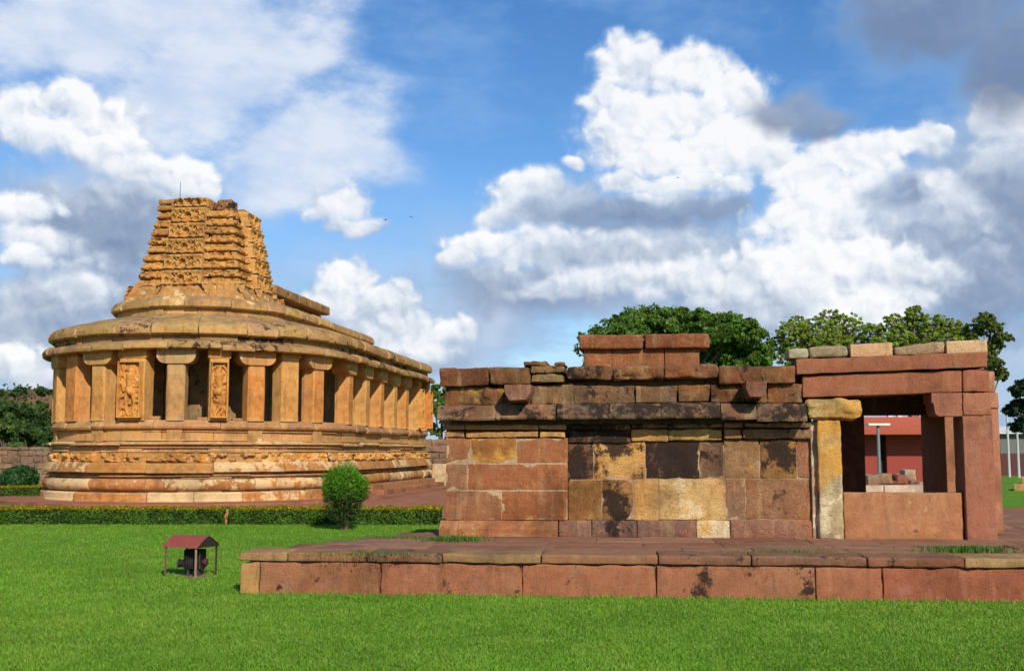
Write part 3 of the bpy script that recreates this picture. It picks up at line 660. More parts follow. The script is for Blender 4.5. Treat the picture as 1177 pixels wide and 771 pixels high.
# ------------------------------------------------------------------ small stones on the temple sill, red thing
def on_temple(ph, rad, z):
    a_ = R(ph); lx, ly = rad * math.sin(a_), -rad * math.cos(a_); c_, s_ = math.cos(-TTH), math.sin(-TTH)
    return Vector((TC.x + lx * c_ - ly * s_, TC.y + lx * s_ + ly * c_, z))
for i, (ph, w, lab) in enumerate(((4.5, .34, 'loose stone lying on the sill just right of the wide carved pillar'), (22.5, .38, 'loose flat stone on the sill left of the narrow carved pillar'), (35, .34, 'thin stone sliver on the sill right of the narrow carved pillar'))):
    mb = MB(); stone(mb, -w / 2, w / 2, -.1, .1, 0, .13 - .03 * i, (.42, .22, .09), (0, .2, 0), r=.03, amp=.02)
    o = mb.build('loose_stone', M_TEMPLE, None, loc=on_temple(ph, 4.62, 2.52)); o.rotation_euler.z = R(ph); tag(o, lab, 'stone', 'loose stones on the temple sill')
mb = MB()
for k in range(9):
    q = -PI / 2 + PI * k / 8
ring = [(.075 * math.cos(q), .085 + .085 * math.sin(q)) for q in np.linspace(-1.35, 1.45, 9)]
V = [(r_ * math.cos(j * PI / 6), r_ * math.sin(j * PI / 6), z_) for r_, z_ in ring for j in range(12)]
mb.add(V, quads(9, 12, True) + [tuple(range(12))[::-1], tuple(range(96, 108))], (.55, .02, .03))
o = mb.build('red_bundle', M_PAINT, None, loc=on_temple(58.5, 4.82, 2.52)); tag(o, 'small red rounded bundle on the temple sill against a pillar', 'bundle')

# ------------------------------------------------------------------ temple apron
M_APRON = stone_material('apron_paving', pale=(.5, .3, .2, 1), warm=(.36, .12, .055, 1), warm_amt=.4, dist=.01, grime=.1)
def apron():
    mb = MB(); c_, s_ = math.cos(-TTH), math.sin(-TTH)
    for (off, z0, z1) in ((1.9, 0.0, .09),):
        poly = []
        for s in np.linspace(-SMAX - 2, SMAX + 2, 60):
            b_, n_ = path(s); lx = b_[0] + n_[0] * (R0 + off); ly = b_[1] + n_[1] * (R0 + off)
            poly.append((TC.x + lx * c_ - ly * s_, TC.y + lx * s_ + ly * c_))
        prism(mb, poly[::-1], 2, z0, z1, (.30, .12, .065), (.0, .3, 0))
    o = mb.build('path', M_APRON); tag(o, kind='structure')
    p2 = [(-26, 26.3), (-1.4, 26.1), (-1.2, 60), (-3.0, 60), (-5, 40), (-7, 33.0), (-26, 33.0)]
    mb = MB(); prism(mb, p2[::-1][::-1], 2, .0, .035, (.30, .125, .07), (0, .2, 0)); o = mb.build('path', M_APRON); tag(o, kind='structure')
    # low stepped terrace at the right flank's foot
    mb = MB()
    for k, (o0, zt) in enumerate(((1.25, .26), (.85, .42))):
        t0 = 1.5
        for t in np.arange(t0, 13.5, 1.7): stone(mb, R0 + .2, R0 + o0, t, t + 1.69, .05, zt, np.array((.36, .14, .062)) * random.uniform(.85, 1.1), (0.05, .25, 0), r=.02, amp=.008, res=.25)
    mb.build('terrace_step', M_TEMPLE, temple)
apron()

# ------------------------------------------------------------------ stone platform and the small shrine on it
PZ = 0.465
A = at_z(505, 614.5, PZ); B = at_z(1146, 619.5, PZ)
SYAW = math.atan2(B.y - A.y, B.x - A.x)
shrine = empty('stone_shrine', (A.x, A.y, PZ), SYAW); tag(shrine, 'small flat roofed shrine of red and yellow stone blocks with open porch', 'shrine')
cu, su = math.cos(SYAW), math.sin(SYAW)
def sp(x, y, v=0.0):
    """(u, z) on the shrine's front plane pushed v metres back"""
    d = ray(x, y); n = Vector((-su, cu, 0)); O = Vector((A.x, A.y, 0)) + n * v
    t = (O - Vector((0, 0, CAMZ))).dot(n) / d.dot(n); P = Vector((0, 0, CAMZ)) + d * t; q = P - Vector((A.x, A.y, 0))
    return q.x * cu + q.y * su, P.z - PZ
def rect(x0, x1, y0, y1, v):
    xm, ym = (x0 + x1) / 2, (y0 + y1) / 2
    return sp(x0, ym, v)[0], sp(x1, ym, v)[0], sp(xm, y1, v)[1], sp(xm, y0, v)[1]
def blk(mb, x0, x1, y0, y1, v, depth, tint, wear=(0, 0, 0), r=.018, amp=.007, skew=None, g=.004, rk=1.25, ak=1.6, hue=(.95, .98, .80), **kw):
    u0, u1, z0, z1 = rect(x0, x1, y0, y1, v)
    kw.setdefault('res', .06); kw.setdefault('chip', min(.03, r * 1.2))
    tint = np.array(tint) * np.array(hue)
    stone(mb, u0 + g, u1 - g, v, v + depth, z0 + g, z1 - g, tint, wear, r * rk, amp * ak, skew=skew, **kw)
RS = (.37, .148, .048); BR = (.29, .140, .052); RD = (.38, .138, .042); OCH = (.61, .32, .12); DK = (.12, .07, .05); TAN = (.42, .22, .12); CRM = (.72, .55, .32); PUR = (.29, .10, .065)

# --- platform
plat = empty('stone_platform', (A.x, A.y, 0), SYAW); tag(plat, 'low red sandstone platform with long facing slabs under the shrine', 'platform')
FA = at_z(275, 682, 0); FB = at_z(1177, 693, 0); PYAW = math.atan2(FB.y - FA.y, FB.x - FA.x)
plat.location = (FA.x, FA.y, 0); plat.rotation_euler.z = PYAW
def pu(x, y=690):                            # position along the platform's front edge
    d = ray(x, y); n = Vector((-math.sin(PYAW), math.cos(PYAW), 0)); t = (FA - Vector((0, 0, CAMZ))).dot(n) / d.dot(n)
    P = Vector((0, 0, CAMZ)) + d * t - FA; return P.x * math.cos(PYAW) + P.y * math.sin(PYAW)
js = [275, 297, 436.6, 600, 754.7, 938, 1015, 1200, 1330, 1500]
fac = MB()
tn = [(.40, .20, .085), (.33, .13, .075), (.34, .12, .075), (.33, .115, .07), (.32, .12, .075), (.34, .12, .075), (.33, .10, .064), (.31, .11, .07), (.3, .1, .06)]
wr = [(.1, .1, 0), (.26, 0, 0), (.30, 0, 0), (.24, .05, 0), (.40, 0, 0), (.25, 0, 0), (.22, .1, 0), (.1, .1, 0), (.1, .1, 0)]
for k in range(9):
    stone(fac, pu(js[k]) + .004, pu(js[k + 1]) - .004, 0.0 + random.uniform(0, .008), .26, -.08, .355 - random.uniform(0, .006), np.array(tn[k]) * np.array([1, 1.06, .82]) * random.uniform(.92, 1.06), wr[k], r=.016, amp=.010, res=.08, chip=.022)
fac.build('facing_slab', M_SLAB, plat)
cap = MB()
jc = [273, 329, 420, 508, 622, 757, 865, 998, 1110, 1240, 1380, 1500]
ct = [(.33, .18, .09), (.28, .13, .07), (.22, .11, .07), (.30, .17, .09), (.27, .12, .07), (.20, .09, .06), (.18, .08, .055), (.23, .09, .055), (.36, .21, .105), (.33, .18, .09), (.33, .18, .09), (.35, .2, .12)]
for k in range(11):
    stone(cap, pu(jc[k]) + .004, pu(jc[k + 1]) - .004, -.015 + random.uniform(-.01, .01), .62, .362, PZ, np.array(ct[k]) * np.array([1, 1.04, .85]), (.35 if k in (1, 2, 5, 6, 7) else .12, .12 if k in (0, 3, 8, 9) else .05, 0), r=.020, amp=.010, res=.07, chip=.014)
cap.build('kerb_slab', M_SLAB, plat)
pav = MB(); LE = 2.05 / 4.6                    # the platform's left edge runs obliquely back
rg = random.Random(4)
v0 = .625
for row in range(13):
    v1 = v0 + rg.uniform(.6, .85); u = LE * v0 + .02
    while u < 12.5:
        un = u + rg.uniform(.8, 1.7); t = np.array(rg.choice([(.27, .11, .065), (.25, .10, .06), (.28, .13, .075), (.25, .095, .06), (.30, .14, .08)])) * rg.uniform(.85, 1.1)
        if not (row > 3 and row < 9 and 2.6 < u and un < 8.0):
            stone(pav, u + .003, un - .003, v0 + .003, v1 - .003, .2, PZ - .012 + rg.uniform(-.004, .004), t, (.18, .12, .05), r=.008, amp=.005, res=.25)
        u = un
    v0 = v1
pav.build('paving_slab', M_SLAB, plat)
core = MB()
prism(core, [(.1, .05), (12.4, .05), (12.4, v0), (LE * v0 + .15, v0), (LE * .6, .6)][::1], 2, -.05, PZ - .03, (.22, .1, .06)); core.build('core_fill', M_SLAB, plat)
lf = MB(); v = .63
while v < v0 - .2:
    vn = min(v0, v + .95); u0_, u1_ = LE * v, LE * vn
    mbt = MB(); L_ = math.hypot(u1_ - u0_, vn - v); stone(mbt, 0, L_ - .006, 0, .2, -.05, PZ - .01, np.array((.30, .14, .08)) * rg.uniform(.85, 1.1), (.15, .1, 0), res=.2)
    an = math.atan2(vn - v, u1_ - u0_); W = np.concatenate(mbt.v); c_, s_ = math.cos(an), math.sin(an)
    W = np.stack([u0_ + W[:, 0] * c_ + W[:, 1] * s_, v + W[:, 0] * s_ - W[:, 1] * c_, W[:, 2]], -1)
    lf.add(W, [q[::-1] for q in mbt.f], np.concatenate(mbt.t), np.concatenate(mbt.w)); v = vn
lf.build('edge_slab', M_SLAB, plat)

# --- shrine walls, one part per course or bay
VL, VM = 0.0, 0.10                             # left bay stands proud of the middle bays
wl = MB()
for (x0, x1, y0, y1, t, w) in ((512, 541, 503, 532, (.32, .13, .07), (0, .1, .1)), (541, 594, 503, 532, RS, (0, .1, .25)), (594, 653, 503, 532, (.34, .12, .06), (.05, .1, .1)),
                               (512, 537, 533, 563, (.30, .14, .085), (.05, .15, 0)), (537, 653, 533, 563, (.34, .115, .055), (.06, .05, .12)), (511, 576.5, 564, 598, (.30, .12, .065), (.05, 0, 0)), (576.5, 653, 564, 598, (.32, .115, .055), (.1, 0, .1))):
    blk(wl, x0, x1, y0, y1, VL, .35, t, w, r=.007, amp=.005, g=.004, rk=1, ak=1, chip=.010)
wl.build('wall', M_SHRINE, shrine)
wm = MB()
for (x0, x1, y0, y1, t, w) in ((653, 682, 510, 550.5, DK, (.55, 0, 0)), (682, 742, 508, 550.5, OCH, (.46, .2, .1)), (742, 804, 508, 550, DK, (.85, 0, 0)), (804, 832, 508, 550, (.16, .085, .06), (.35, 0, 0)),
                               (653, 692, 551, 598, BR, (.18, .05, 0)), (692, 728, 551, 598, BR, (.50, .05, 0)), (728.5, 757, 551, 598, OCH, (.05, .1, .3)), (757, 834, 550, 597.5, (.60, .355, .16), (.10, .45, .1))):
    blk(wm, x0, x1, y0, y1, VM, .35, t, w, r=.008, amp=.007, g=.004, rk=1, ak=1, chip=.014)
STAINS = [(u_, z_, s_, a_) for (x_, y_, s_, a_) in ((667, 530, .22, .26), (712, 512, .20, .20), (773, 528, .30, .30), (818, 525, .16, .22), (708, 572, .24, .30), (895, 522, .24, .30), (890, 572, .26, .24), (690, 498, .25, .3), (705, 607, .25, .18), (800, 500, .3, .15), (870, 500, .25, .15), (640, 500, .15, .1)) for (u_, z_) in (sp(x_, y_, .1),)]
def bleed(mb, own=.72):
    for i_, (v_, w_) in enumerate(zip(mb.v, mb.w)):
        w_ = np.array(w_); w_[:, 0] *= own
        for (u_, z_, s_, a_) in STAINS: w_[:, 0] += a_ * np.exp(-((v_[:, 0] - u_) ** 2 + (v_[:, 2] - z_) ** 2) / (2 * s_ ** 2) * 1.6)
        mb.w[i_] = w_
bleed(wm); o = wm.build('wall', M_SHRINE, shrine); o['label'] = 'middle wall bay of black crusted and yellow ochre blocks'
wrt = MB()
for (x0, x1, y0, y1, t, w) in ((832, 873, 505, 550, (.32, .17, .09), (.08, .1, .2)), (873, 916, 505, 550, BR, (.5, 0, 0)), (916, 934, 504, 549, (.28, .13, .085), (.05, 0, 0)),
                               (834, 857, 550, 597, (.29, .15, .10), (.08, 0, 0)), (857, 936, 550, 597, (.29, .13, .075), (.30, .05, 0))):
    blk(wrt, x0, x1, y0, y1, VM - .0, .35, t, w, r=.008, amp=.007, g=.004, rk=1, ak=1, chip=.014)
bleed(wrt); wrt.build('wall', M_SHRINE, shrine)
bm = MB()
for (x0, x1) in ((505, 527), (527, 641)):
    u0, u1, z0, z1 = rect(x0, x1, 598, 617, VL - .10)
    prof = [(VL - .13, -.01), (VL - .145, z1 * .45), (VL - .12, z1 * .62), (VL - .03, z1 * .97), (VL + .3, z1), (VL + .3, -.01)]
    prof = [(a_, b_) for a_, b_ in prof]
    n = 14; us = np.linspace(u0 + .003, u1 - .003, n); V = []
    for u in us:
        for (a_, b_) in prof: V.append((u, a_, b_))
    V = np.array(V); V += (fbm(V * 6, 8, 2) * .006)[:, None]
    bm.add(V, [q[::-1] for q in quads(n, 6, True)][::-1] + [tuple(range(6)), tuple(range(len(V) - 1, len(V) - 7, -1))], (.42, .135, .045), (.0, .1, .1))
for (x0, x1, t, w) in ((642, 680, (.23, .12, .08), (.2, 0, 0)), (680, 732, (.16, .085, .065), (.35, 0, 0)), (732, 800.5, (.20, .10, .07), (.30, 0, 0)), (800.5, 839.5, CRM, (.0, .6, .3)), (839.5, 934, (.27, .125, .075), (.12, .05, 0))):
    u0, u1, z0, z1 = rect(x0, x1, 598, 621, VM - .10); stone(bm, u0 + .003, u1 - .003, VM - .08, VM + .3, -.02, z1, t, w, r=.018, amp=.007)
bleed(bm); bm.build('base_moulding', M_SHRINE, shrine)
# fillets and bands under the cornice
bd = MB()
for (x0, x1, t) in ((509, 534, (.34, .19, .10)), (534, 619, (.42, .22, .09)), (619, 651, (.40, .22, .11))):
    blk(bd, x0, x1, 487.5, 494, VL - .055, .4, t, (.2, .2, .1), r=.012); blk(bd, x0 + 1, x1 - (0 if x1 < 640 else 1), 495, 503, VL - .025, .4, t, (.05, .2, .3), r=.010)
blk(bd, 653, 725, 494, 509.5, VM - .03, .4, DK, (.75, 0, 0)); blk(bd, 653, 690, 486.5, 494, VM - .07, .4, DK, (.75, 0, 0)); blk(bd, 690, 725, 486.5, 494, VM - .07, .4, (.2, .12, .07), (.5, 0, 0))
for (x0, x1, t, w) in ((725, 768, OCH, (.30, .2, .2)), (768, 831, (.50, .30, .10), (.18, .35, .2))):
    blk(bd, x0, x1, 492.5, 507.5, VM - .03, .4, t, w, r=.02, amp=.012); blk(bd, x0, x1, 486.5, 492, VM - .07, .4, (.22, .14, .08), (.45, .2, 0), r=.012)
for (x0, x1, t, w) in ((832, 853, (.36, .17, .08), (.1, 0, 0)), (853, 934, (.25, .13, .08), (.40, 0, 0))): blk(bd, x0, x1, 492, 504.5, VM - .06, .4, t, w)
for (x0, x1) in ((832, 855), (855, 932)): blk(bd, x0, x1, 485, 491.5, VM - .10, .4, (.26, .14, .09), (.35, 0, 0), r=.014)
bd.build('string_course', M_SHRINE, shrine)
# rounded cornice
cn = MB()
def roll_block(mb, x0, x1, y0, y1, v, t, w, seed):
    u0, u1, z0, z1 = rect(x0, x1, y0, y1, v); h = z1 - z0; n = max(6, int((u1 - u0) / .09)); us = np.linspace(u0 + .004, u1 - .004, n)
    prof = [(v + .02, z0 + .01), (v - .01, z0), (v - .02, z0 + h * .12), (v, z0 + h * .35), (v + .035, z0 + h * .65), (v + .08, z0 + h * .9), (v + .14, z1), (v + .6, z1), (v + .6, z0 + .015), (v + .2, z0 + .015)]
    V = np.array([(u, a_, b_) for u in us for (a_, b_) in prof]); V += (fbm(V * 5 + seed, seed, 3) * .014)[:, None] * np.array([.3, 1, 1]); m = len(prof)
    for e in (0, n - 1): V[e * m:(e + 1) * m, 1] += .012
    mb.add(V, [q[::-1] for q in quads(n, m, True)] + [tuple(range(m)), tuple(range((n - 1) * m, n * m))[::-1]], t, w)
VC = -.22
for i, (x0, x1, y0, y1, t, w) in enumerate(((502, 570, 465, 483, (.22, .10, .062), (.40, 0, 0)), (570, 639, 464, 482, (.23, .11, .068), (.40, 0, 0)), (640, 700, 463, 481, (.15, .085, .065), (.60, 0, 0)), (700, 760, 463, 481, (.17, .09, .06), (.55, 0, 0)),
                                            (760, 828.5, 462, 480, (.16, .08, .055), (.60, 0, 0)), (829, 870, 463, 482, (.22, .105, .062), (.35, 0, 0)), (870, 928, 463, 484, (.17, .085, .06), (.5, 0, 0)))):
    roll_block(cn, x0, x1, y0, y1, VC, [a_ for a_ in t], w, i + 3)
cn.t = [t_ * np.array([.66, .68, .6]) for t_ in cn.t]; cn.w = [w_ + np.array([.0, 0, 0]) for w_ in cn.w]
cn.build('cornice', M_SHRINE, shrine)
fz = MB(); VB = -.04
for (x0, x1, y0, y1, t, w) in ((511, 579, 445, 466, (.30, .125, .07), (.12, .05, .25)), (579, 610, 443, 466, (.25, .12, .075), (.2, 0, 0)), (610, 659, 442, 465, (.27, .14, .09), (.15, 0, .05)), (659, 730, 443, 464, (.27, .135, .10), (.18, .05, 0)), (730, 779, 443, 463, (.29, .14, .10), (.08, .05, .05)),
                               (779, 816, 442, 462, (.26, .12, .075), (.12, 0, 0)), (816, 856, 442, 463, (.25, .10, .065), (.2, 0, 0)), (856, 882, 442, 463, (.25, .11, .07), (.1, 0, 0)), (882, 923, 441, 463, (.27, .11, .068), (.12, 0, 0))):
    blk(fz, x0, x1, y0, y1, VB, .6, t, w, r=.014, amp=.012)
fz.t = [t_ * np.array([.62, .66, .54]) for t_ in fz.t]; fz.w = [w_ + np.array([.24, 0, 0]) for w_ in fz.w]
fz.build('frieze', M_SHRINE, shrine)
pr = MB(); VA = -.13
for (x0, x1, y0, y1, t, w, r_) in ((505, 561.5, 422.5, 444, (.27, .10, .062), (.25, 0, 0), .02), (561.5, 610, 421.5, 442.5, (.27, .12, .07), (.2, 0, 0), .02), (610, 650, 420, 429, (.33, .19, .12), (.15, .2, 0), .015), (610, 649, 429, 440, (.34, .20, .12), (.1, .2, .1), .015),
                               (601, 629, 414.5, 421.3, (.32, .13, .06), (.0, 0, 0), .02), (637, 650, 416, 420, (.3, .12, .06), (0, 0, 0), .015),
                               (651, 704, 420, 437, (.29, .14, .09), (.25, .05, 0), .04), (704, 763, 420, 437, (.28, .13, .08), (.2, .1, 0), .04), (763, 826, 418.5, 435, (.29, .12, .075), (.12, .05, 0), .035), (826, 915, 420, 441, (.28, .11, .065), (.12, 0, 0), .02)):
    blk(pr, x0, x1, y0, y1, VA, .7, t, w, r=r_, amp=.013)
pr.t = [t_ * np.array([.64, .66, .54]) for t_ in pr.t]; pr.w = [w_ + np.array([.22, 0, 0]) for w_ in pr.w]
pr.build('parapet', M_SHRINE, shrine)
# spouts
def spout(x0, x1, y0, y1, label=None):
    u0, u1, z0, z1 = rect(x0, x1, y0, y1, -.45); um = (u0 + u1) / 2; w = (u1 - u0) / 2; mb = MB(); n = 6; V = []
    for k, v_ in enumerate(np.linspace(-.48, .1, n)):
        f = k / (n - 1); ww = w * (1 + .12 * f); zb = z0 + (z1 - z0) * (.12 * (1 - f) + .0)
        for (a_, b_) in ((-1, z1), (-1, z1 - (z1 - z0) * .42), (-.62, zb), (.62, zb), (1, z1 - (z1 - z0) * .42), (1, z1), (.5, z1), (.2, z1 + .004), (-.2, z1 + .004), (-.5, z1)):
            V.append((um + a_ * ww, v_, b_))
    V = np.array(V); V += (fbm(V * 9, 5, 2) * .012)[:, None]
    mb.add(V, [q for q in quads(n, 10, True)][::1] + [tuple(range(10)), tuple(range(n * 10 - 1, n * 10 - 11, -1))], (.24, .105, .065), (.3, 0, 0))
    bm_ = mb.build('water_spout', M_SHRINE, shrine); return bm_
spout(580, 610, 442, 462); spout(857, 881, 439, 458)
# core, back and left sides, roof
_, _, zc, zt = rect(505, 560, 422.5, 600, VA)
ur = sp(930, 500, .1)[0]
core = MB(); box(core, .16, ur, .25, 4.0, -.02, zt - .12, (.22, .11, .07)); core.build('inner_masonry', M_SHRINE, shrine)
mo = MB(); a0, a1, a2, a3 = rect(513, 652, 504, 597, VL); box(mo, a0, a1, VL + .005, VL + .24, a2, a3, (.42, .28, .17), (0, .1, 0)); a0, a1, a2, a3 = rect(655, 933, 511, 597, VM); box(mo, a0, a1, VM + .008, VM + .24, a2, a3, (.38, .25, .15), (.2, .1, 0)); mo.build('mortar', M_SHRINE, shrine)
sd_ = MB(); rg = random.Random(9)
for z0, z1 in ((0, .19), (.19, .55), (.55, .89), (.89, 1.26), (1.26, 1.52), (1.52, 1.74), (1.74, 1.96), (1.96, zt)):
    v = .36 if z0 < 1.4 else .58
    while v < 4.0:
        vn = min(4.05, v + rg.uniform(.5, 1.0)); t = np.array(rg.choice([RS, BR, RD, (.25, .11, .07)])) * rg.uniform(.8, 1.1)
        pro = -.12 if z0 < .1 else (-.14 if 1.5 < z0 < 1.7 else (-.03 if z0 > 1.7 else 0))
        stone(sd_, .05 + pro, .4, v + .003, vn - .003, z0 + .003, z1 - .003, t, (.25, .05, .1), res=.2); v = vn
    u = 0.0
    while u < ur:
        un = min(ur, u + rg.uniform(.5, 1.1)); t = np.array(rg.choice([RS, BR, RD])) * rg.uniform(.8, 1.1)
        stone(sd_, u + .003, un - .003, 3.95, 4.25, z0 + .003, z1 - .003, t, (.25, .05, .1), res=.25); u = un
sd_.build('side_wall', M_SHRINE, shrine)
rs = MB(); u = .3
while u < ur - .1:
    un = min(ur, u + rg.uniform(.7, 1.0)); stone(rs, u + .004, un - .004, .5, 4.2, zt - .16, zt - .02 + rg.uniform(-.02, .02), (.26, .13, .085), (.4, .1, 0), res=.3); u = un
rs.build('roof_slab', M_SHRINE, shrine)
# raised masonry in the middle of the roof
rc = MB(); VR = .9
for (x0, x1, y0, y1, t, w, r_, dv) in ((671, 703, 401, 421, (.38, .15, .075), (.05, .1, 0), .012, 0), (703, 764, 401, 421, (.34, .12, .06), (.08, 0, 0), .012, 0), (764, 804, 401, 421, (.33, .12, .06), (.08, 0, 0), .012, 0),
                                    (665, 739.5, 384, 401, (.31, .10, .052), (.1, 0, 0), .035, -.10), (741, 816, 383, 400.5, (.30, .095, .05), (.1, 0, 0), .035, -.10)):
    u0, u1, z0, z1 = rect(x0, x1, y0, y1, VR + dv); z0 = z0 - (.25 if y1 > 410 else 0); stone(rc, u0 + .003, u1 - .003, VR + dv, VR + .5, z0 + .002, z1 - .002, t, w, r=r_, amp=.012)
u0, u1, z0, z1 = rect(671, 804, 384, 421, VR)
for v_ in (VR + .51, VR + 1.1, VR + 1.7):
    stone(rc, u0, u1, v_, v_ + .58, z0 - .25, z1 - .16, (.31, .12, .06), (.2, 0, 0), res=.25); stone(rc, u0 - .08, u1 + .1, v_, v_ + .58, z1 - .155, z1 - .01, (.29, .1, .055), (.25, 0, 0), r=.03, res=.25)
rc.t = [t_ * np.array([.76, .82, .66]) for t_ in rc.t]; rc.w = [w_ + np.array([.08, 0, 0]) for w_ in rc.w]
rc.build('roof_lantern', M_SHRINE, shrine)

# --- porch
VP = -.06; DP = 2.55
def pbox(x0, x1, y0, y1, v, depth, t, w=(0, 0, 0), **kw):
    mb = MB(); blk(mb, x0, x1, y0, y1, v, depth, t, w, hue=(1, .97, .98), **kw); return mb
SK = .032
pbox(915, 1136.5, 408, 426.5, VP - .04, .55, (.28, .105, .052), (.12, .05, 0), skew=SK, r=.012, amp=.005, res=.16).build('upper_beam', M_SLAB, shrine)
lb = pbox(922, 1106, 428, 454, VP + .02, .5, (.31, .115, .056), (.10, .0, 0), skew=SK * .95, r=.012, amp=.005, res=.16); blk(lb, 1106.5, 1138, 424.5, 450.5, VP, .5, (.28, .085, .055), (.05, 0, 0), r=.012); lb.build('lower_beam', M_SLAB, shrine)
mb = MB(); u0, u1, z0, z1 = rect(1071, 1106, 451.5, 478, VP + .03); h = z1 - z0
poly = [(u1, z0), (u0 + .08, z0), (u0 + .04, z0 + h * .12), (u0 + .025, z0 + h * .55), (u0, z0 + h * .58), (u0, z1), (u1, z1)]
prism(mb, poly[::-1], 1, VP + .03, VP + .46, (.33, .125, .075), (0, .05, 0)); blk(mb, 1106.5, 1139.5, 451, 477.5, VP + .005, .48, (.33, .12, .075), (0, .08, 0), r=.012)
mb.build('bracket', M_SLAB, shrine)
mb = MB(); u0, u1, z0, z1 = rect(1108.5, 1143, 478, 619, VP + .03); stone(mb, u0, u1, VP + .01, VP + .46, -.02, z1, (.31, .118, .066), (.10, .03, 0), r=.014, amp=.004, res=.12); mb.build('pillar', M_SLAB, shrine)
mb = MB(); u0, u1, z0, z1 = rect(941, 969, 482, 621, VP - .02); stone(mb, u0, u1, VP, VP + .42, -.02, z1, (.55, .33, .11), (.10, .15, .45), r=.035, amp=.018, res=.05)
for i_, a_ in enumerate(mb.v):
    k_ = np.clip((.62 + .25 * (a_[:, 0] - u0) / (u1 - u0) - a_[:, 2]) / .06, 0, 1)[:, None]
    mb.t[i_] = np.array((.58, .34, .10)) * (1 - k_) + np.array((.46, .37, .20)) * k_; mb.w[i_] = np.array((.08, .2, .4)) * (1 - k_) + np.array((.22, .6, .05)) * k_
o = mb.build('pillar', M_SHRINE, shrine); o['label'] = 'weathered yellow ochre pillar'
mb = MB(); blk(mb, 929, 992, 458, 481.5, VP - .04, .5, (.52, .35, .14), (.12, .5, .35), r=.05, amp=.03, res=.06); o = mb.build('capital', M_SHRINE, shrine); o['label'] = 'broken yellow stone capital'
mb = MB(); u0, u1, z0, z1 = rect(933, 940, 484, 620, VP + .1); stone(mb, u0, u1, VP + .1, VP + .5, -.02, z1, (.48, .33, .22), (.1, .5, 0), r=.01); mb.build('jamb_strip', M_SHRINE, shrine)
mb = MB(); u0, u1, z0, z1 = rect(970, 1107.5, 566, 620, VP + .08); stone(mb, u0, u1, VP + .08, VP + .30, -.02, z1, (.38, .165, .072), (.20, .30, .0), r=.02, amp=.010, res=.06); mb.build('seat_slab', M_SLAB, shrine)
# rear pieces of the porch
VB2 = 1.35
mb = MB(); u0, u1, z0, z1 = rect(1088, 1151, 477, 610, VB2); zpt = z1; stone(mb, u0, u1, VB2, VB2 + 1.35, -.02, z1 + .1, (.38, .165, .09), (0, .1, 0), r=.012, amp=.005, res=.16)
mb.build('rear_pillar', M_SLAB, shrine)
mb = MB(); u2, u3, z2, z3 = rect(1090, 1147.5, 451, 476.5, VB2); stone(mb, u2, u3, VB2 - .02, VB2 + 1.37, z1 + .102, z3, (.42, .19, .11), (0, .1, 0), r=.012, res=.2)
u4, u5, z4, z5 = rect(1090, 1143, 427, 450, VB2); stone(mb, u4, u5, VB2 - .02, VB2 + 1.37, z3 + .003, z5, (.42, .19, .11), (0, .1, 0), r=.012, res=.2); mb.build('rear_bracket', M_SLAB, shrine)
mb = MB(); VR3 = 2.2; u6, u7, z6, z7 = rect(952, 994.5, 480, 566, VR3); stone(mb, u6, u7, VR3, VR3 + .42, -.02, z7 + .05, (.11, .045, .03), r=.014, res=.2); mb.build('rear_pillar', M_SLAB, shrine)  # near-black tint paints the shade under the porch roof
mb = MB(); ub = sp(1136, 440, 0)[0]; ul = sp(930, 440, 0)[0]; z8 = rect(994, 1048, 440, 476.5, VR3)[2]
stone(mb, ul, u0 + .6, VR3 - .02, VR3 + .46, z8, z8 + .34, (.11, .045, .03), r=.014, res=.2); mb.build('rear_beam', M_SLAB, shrine)  # porch shade painted into the beam's tint, as on the left rear pillar
zb = sp(1026, 410, VP)[1]
mb = MB(); nsl = 4
for k in range(nsl):
    w_ = (ub - ul + .12) / nsl; stone(mb, ul - .02 + k * w_ + .003, ul - .02 + (k + 1) * w_ - .003, VP + .52, DP + .3, zb - .16 - .01 * (2 - k), zb - .03, (.27, .12, .08), (.2, .1, 0), res=.3)
mb.build('porch_roof', M_SLAB, shrine)
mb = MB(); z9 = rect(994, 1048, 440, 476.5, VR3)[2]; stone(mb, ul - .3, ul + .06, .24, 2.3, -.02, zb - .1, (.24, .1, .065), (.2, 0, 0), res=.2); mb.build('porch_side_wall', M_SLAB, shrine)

# loose stones laid along the porch roof
def roof_stone(x0, x1, y0, y1, t, w, lab, r_, amp, name='roof_stone', hump=0.0):
    v = VP + .05; u0, u1, z0, z1 = rect(x0, x1, y0, y1, v); mb = MB(); um = (u0 + u1) / 2
    k0 = -(u1 - u0) / 2
    stone(mb, k0 + .003, -k0 - .003, 0, .42, 0, z1 - z0, t, w, r=r_, amp=amp, res=.06)
    if hump:
        for a_ in mb.v: a_[:, 2] *= 1 + hump * a_[:, 0] / (u1 - u0)
    o = mb.build(name, M_SHRINE); p = Vector((A.x, A.y, PZ)) + Vector((um * cu - v * su, um * su + v * cu, z0)); o.location = p; o.rotation_euler = (0, -SK, SYAW)
    tag(o, lab, 'stone block', 'loose stone blocks along the porch roof')
roof_stone(905.5, 929.5, 400.5, 412, (.42, .36, .22), (.15, .35, 0), 'smallest pale grey stone, leftmost of the loose blocks on the porch roof', .04, .015)
roof_stone(930, 975, 397.5, 411, (.30, .23, .13), (.2, .35, 0), 'grey brown humped stone on the porch roof left of the first cream block', .05, .02)
roof_stone(977.5, 1026.5, 394.5, 409.5, (.58, .34, .17), (0, .2, 0), 'crisp cream cut block on the porch roof between two brown irregular stones', .01, .004)
roof_stone(1027.5, 1086.5, 395.5, 408, (.34, .22, .12), (.15, .2, 0), 'long thin brown stone tapering left, lying between the two cream blocks', .04, .018, hump=.4)
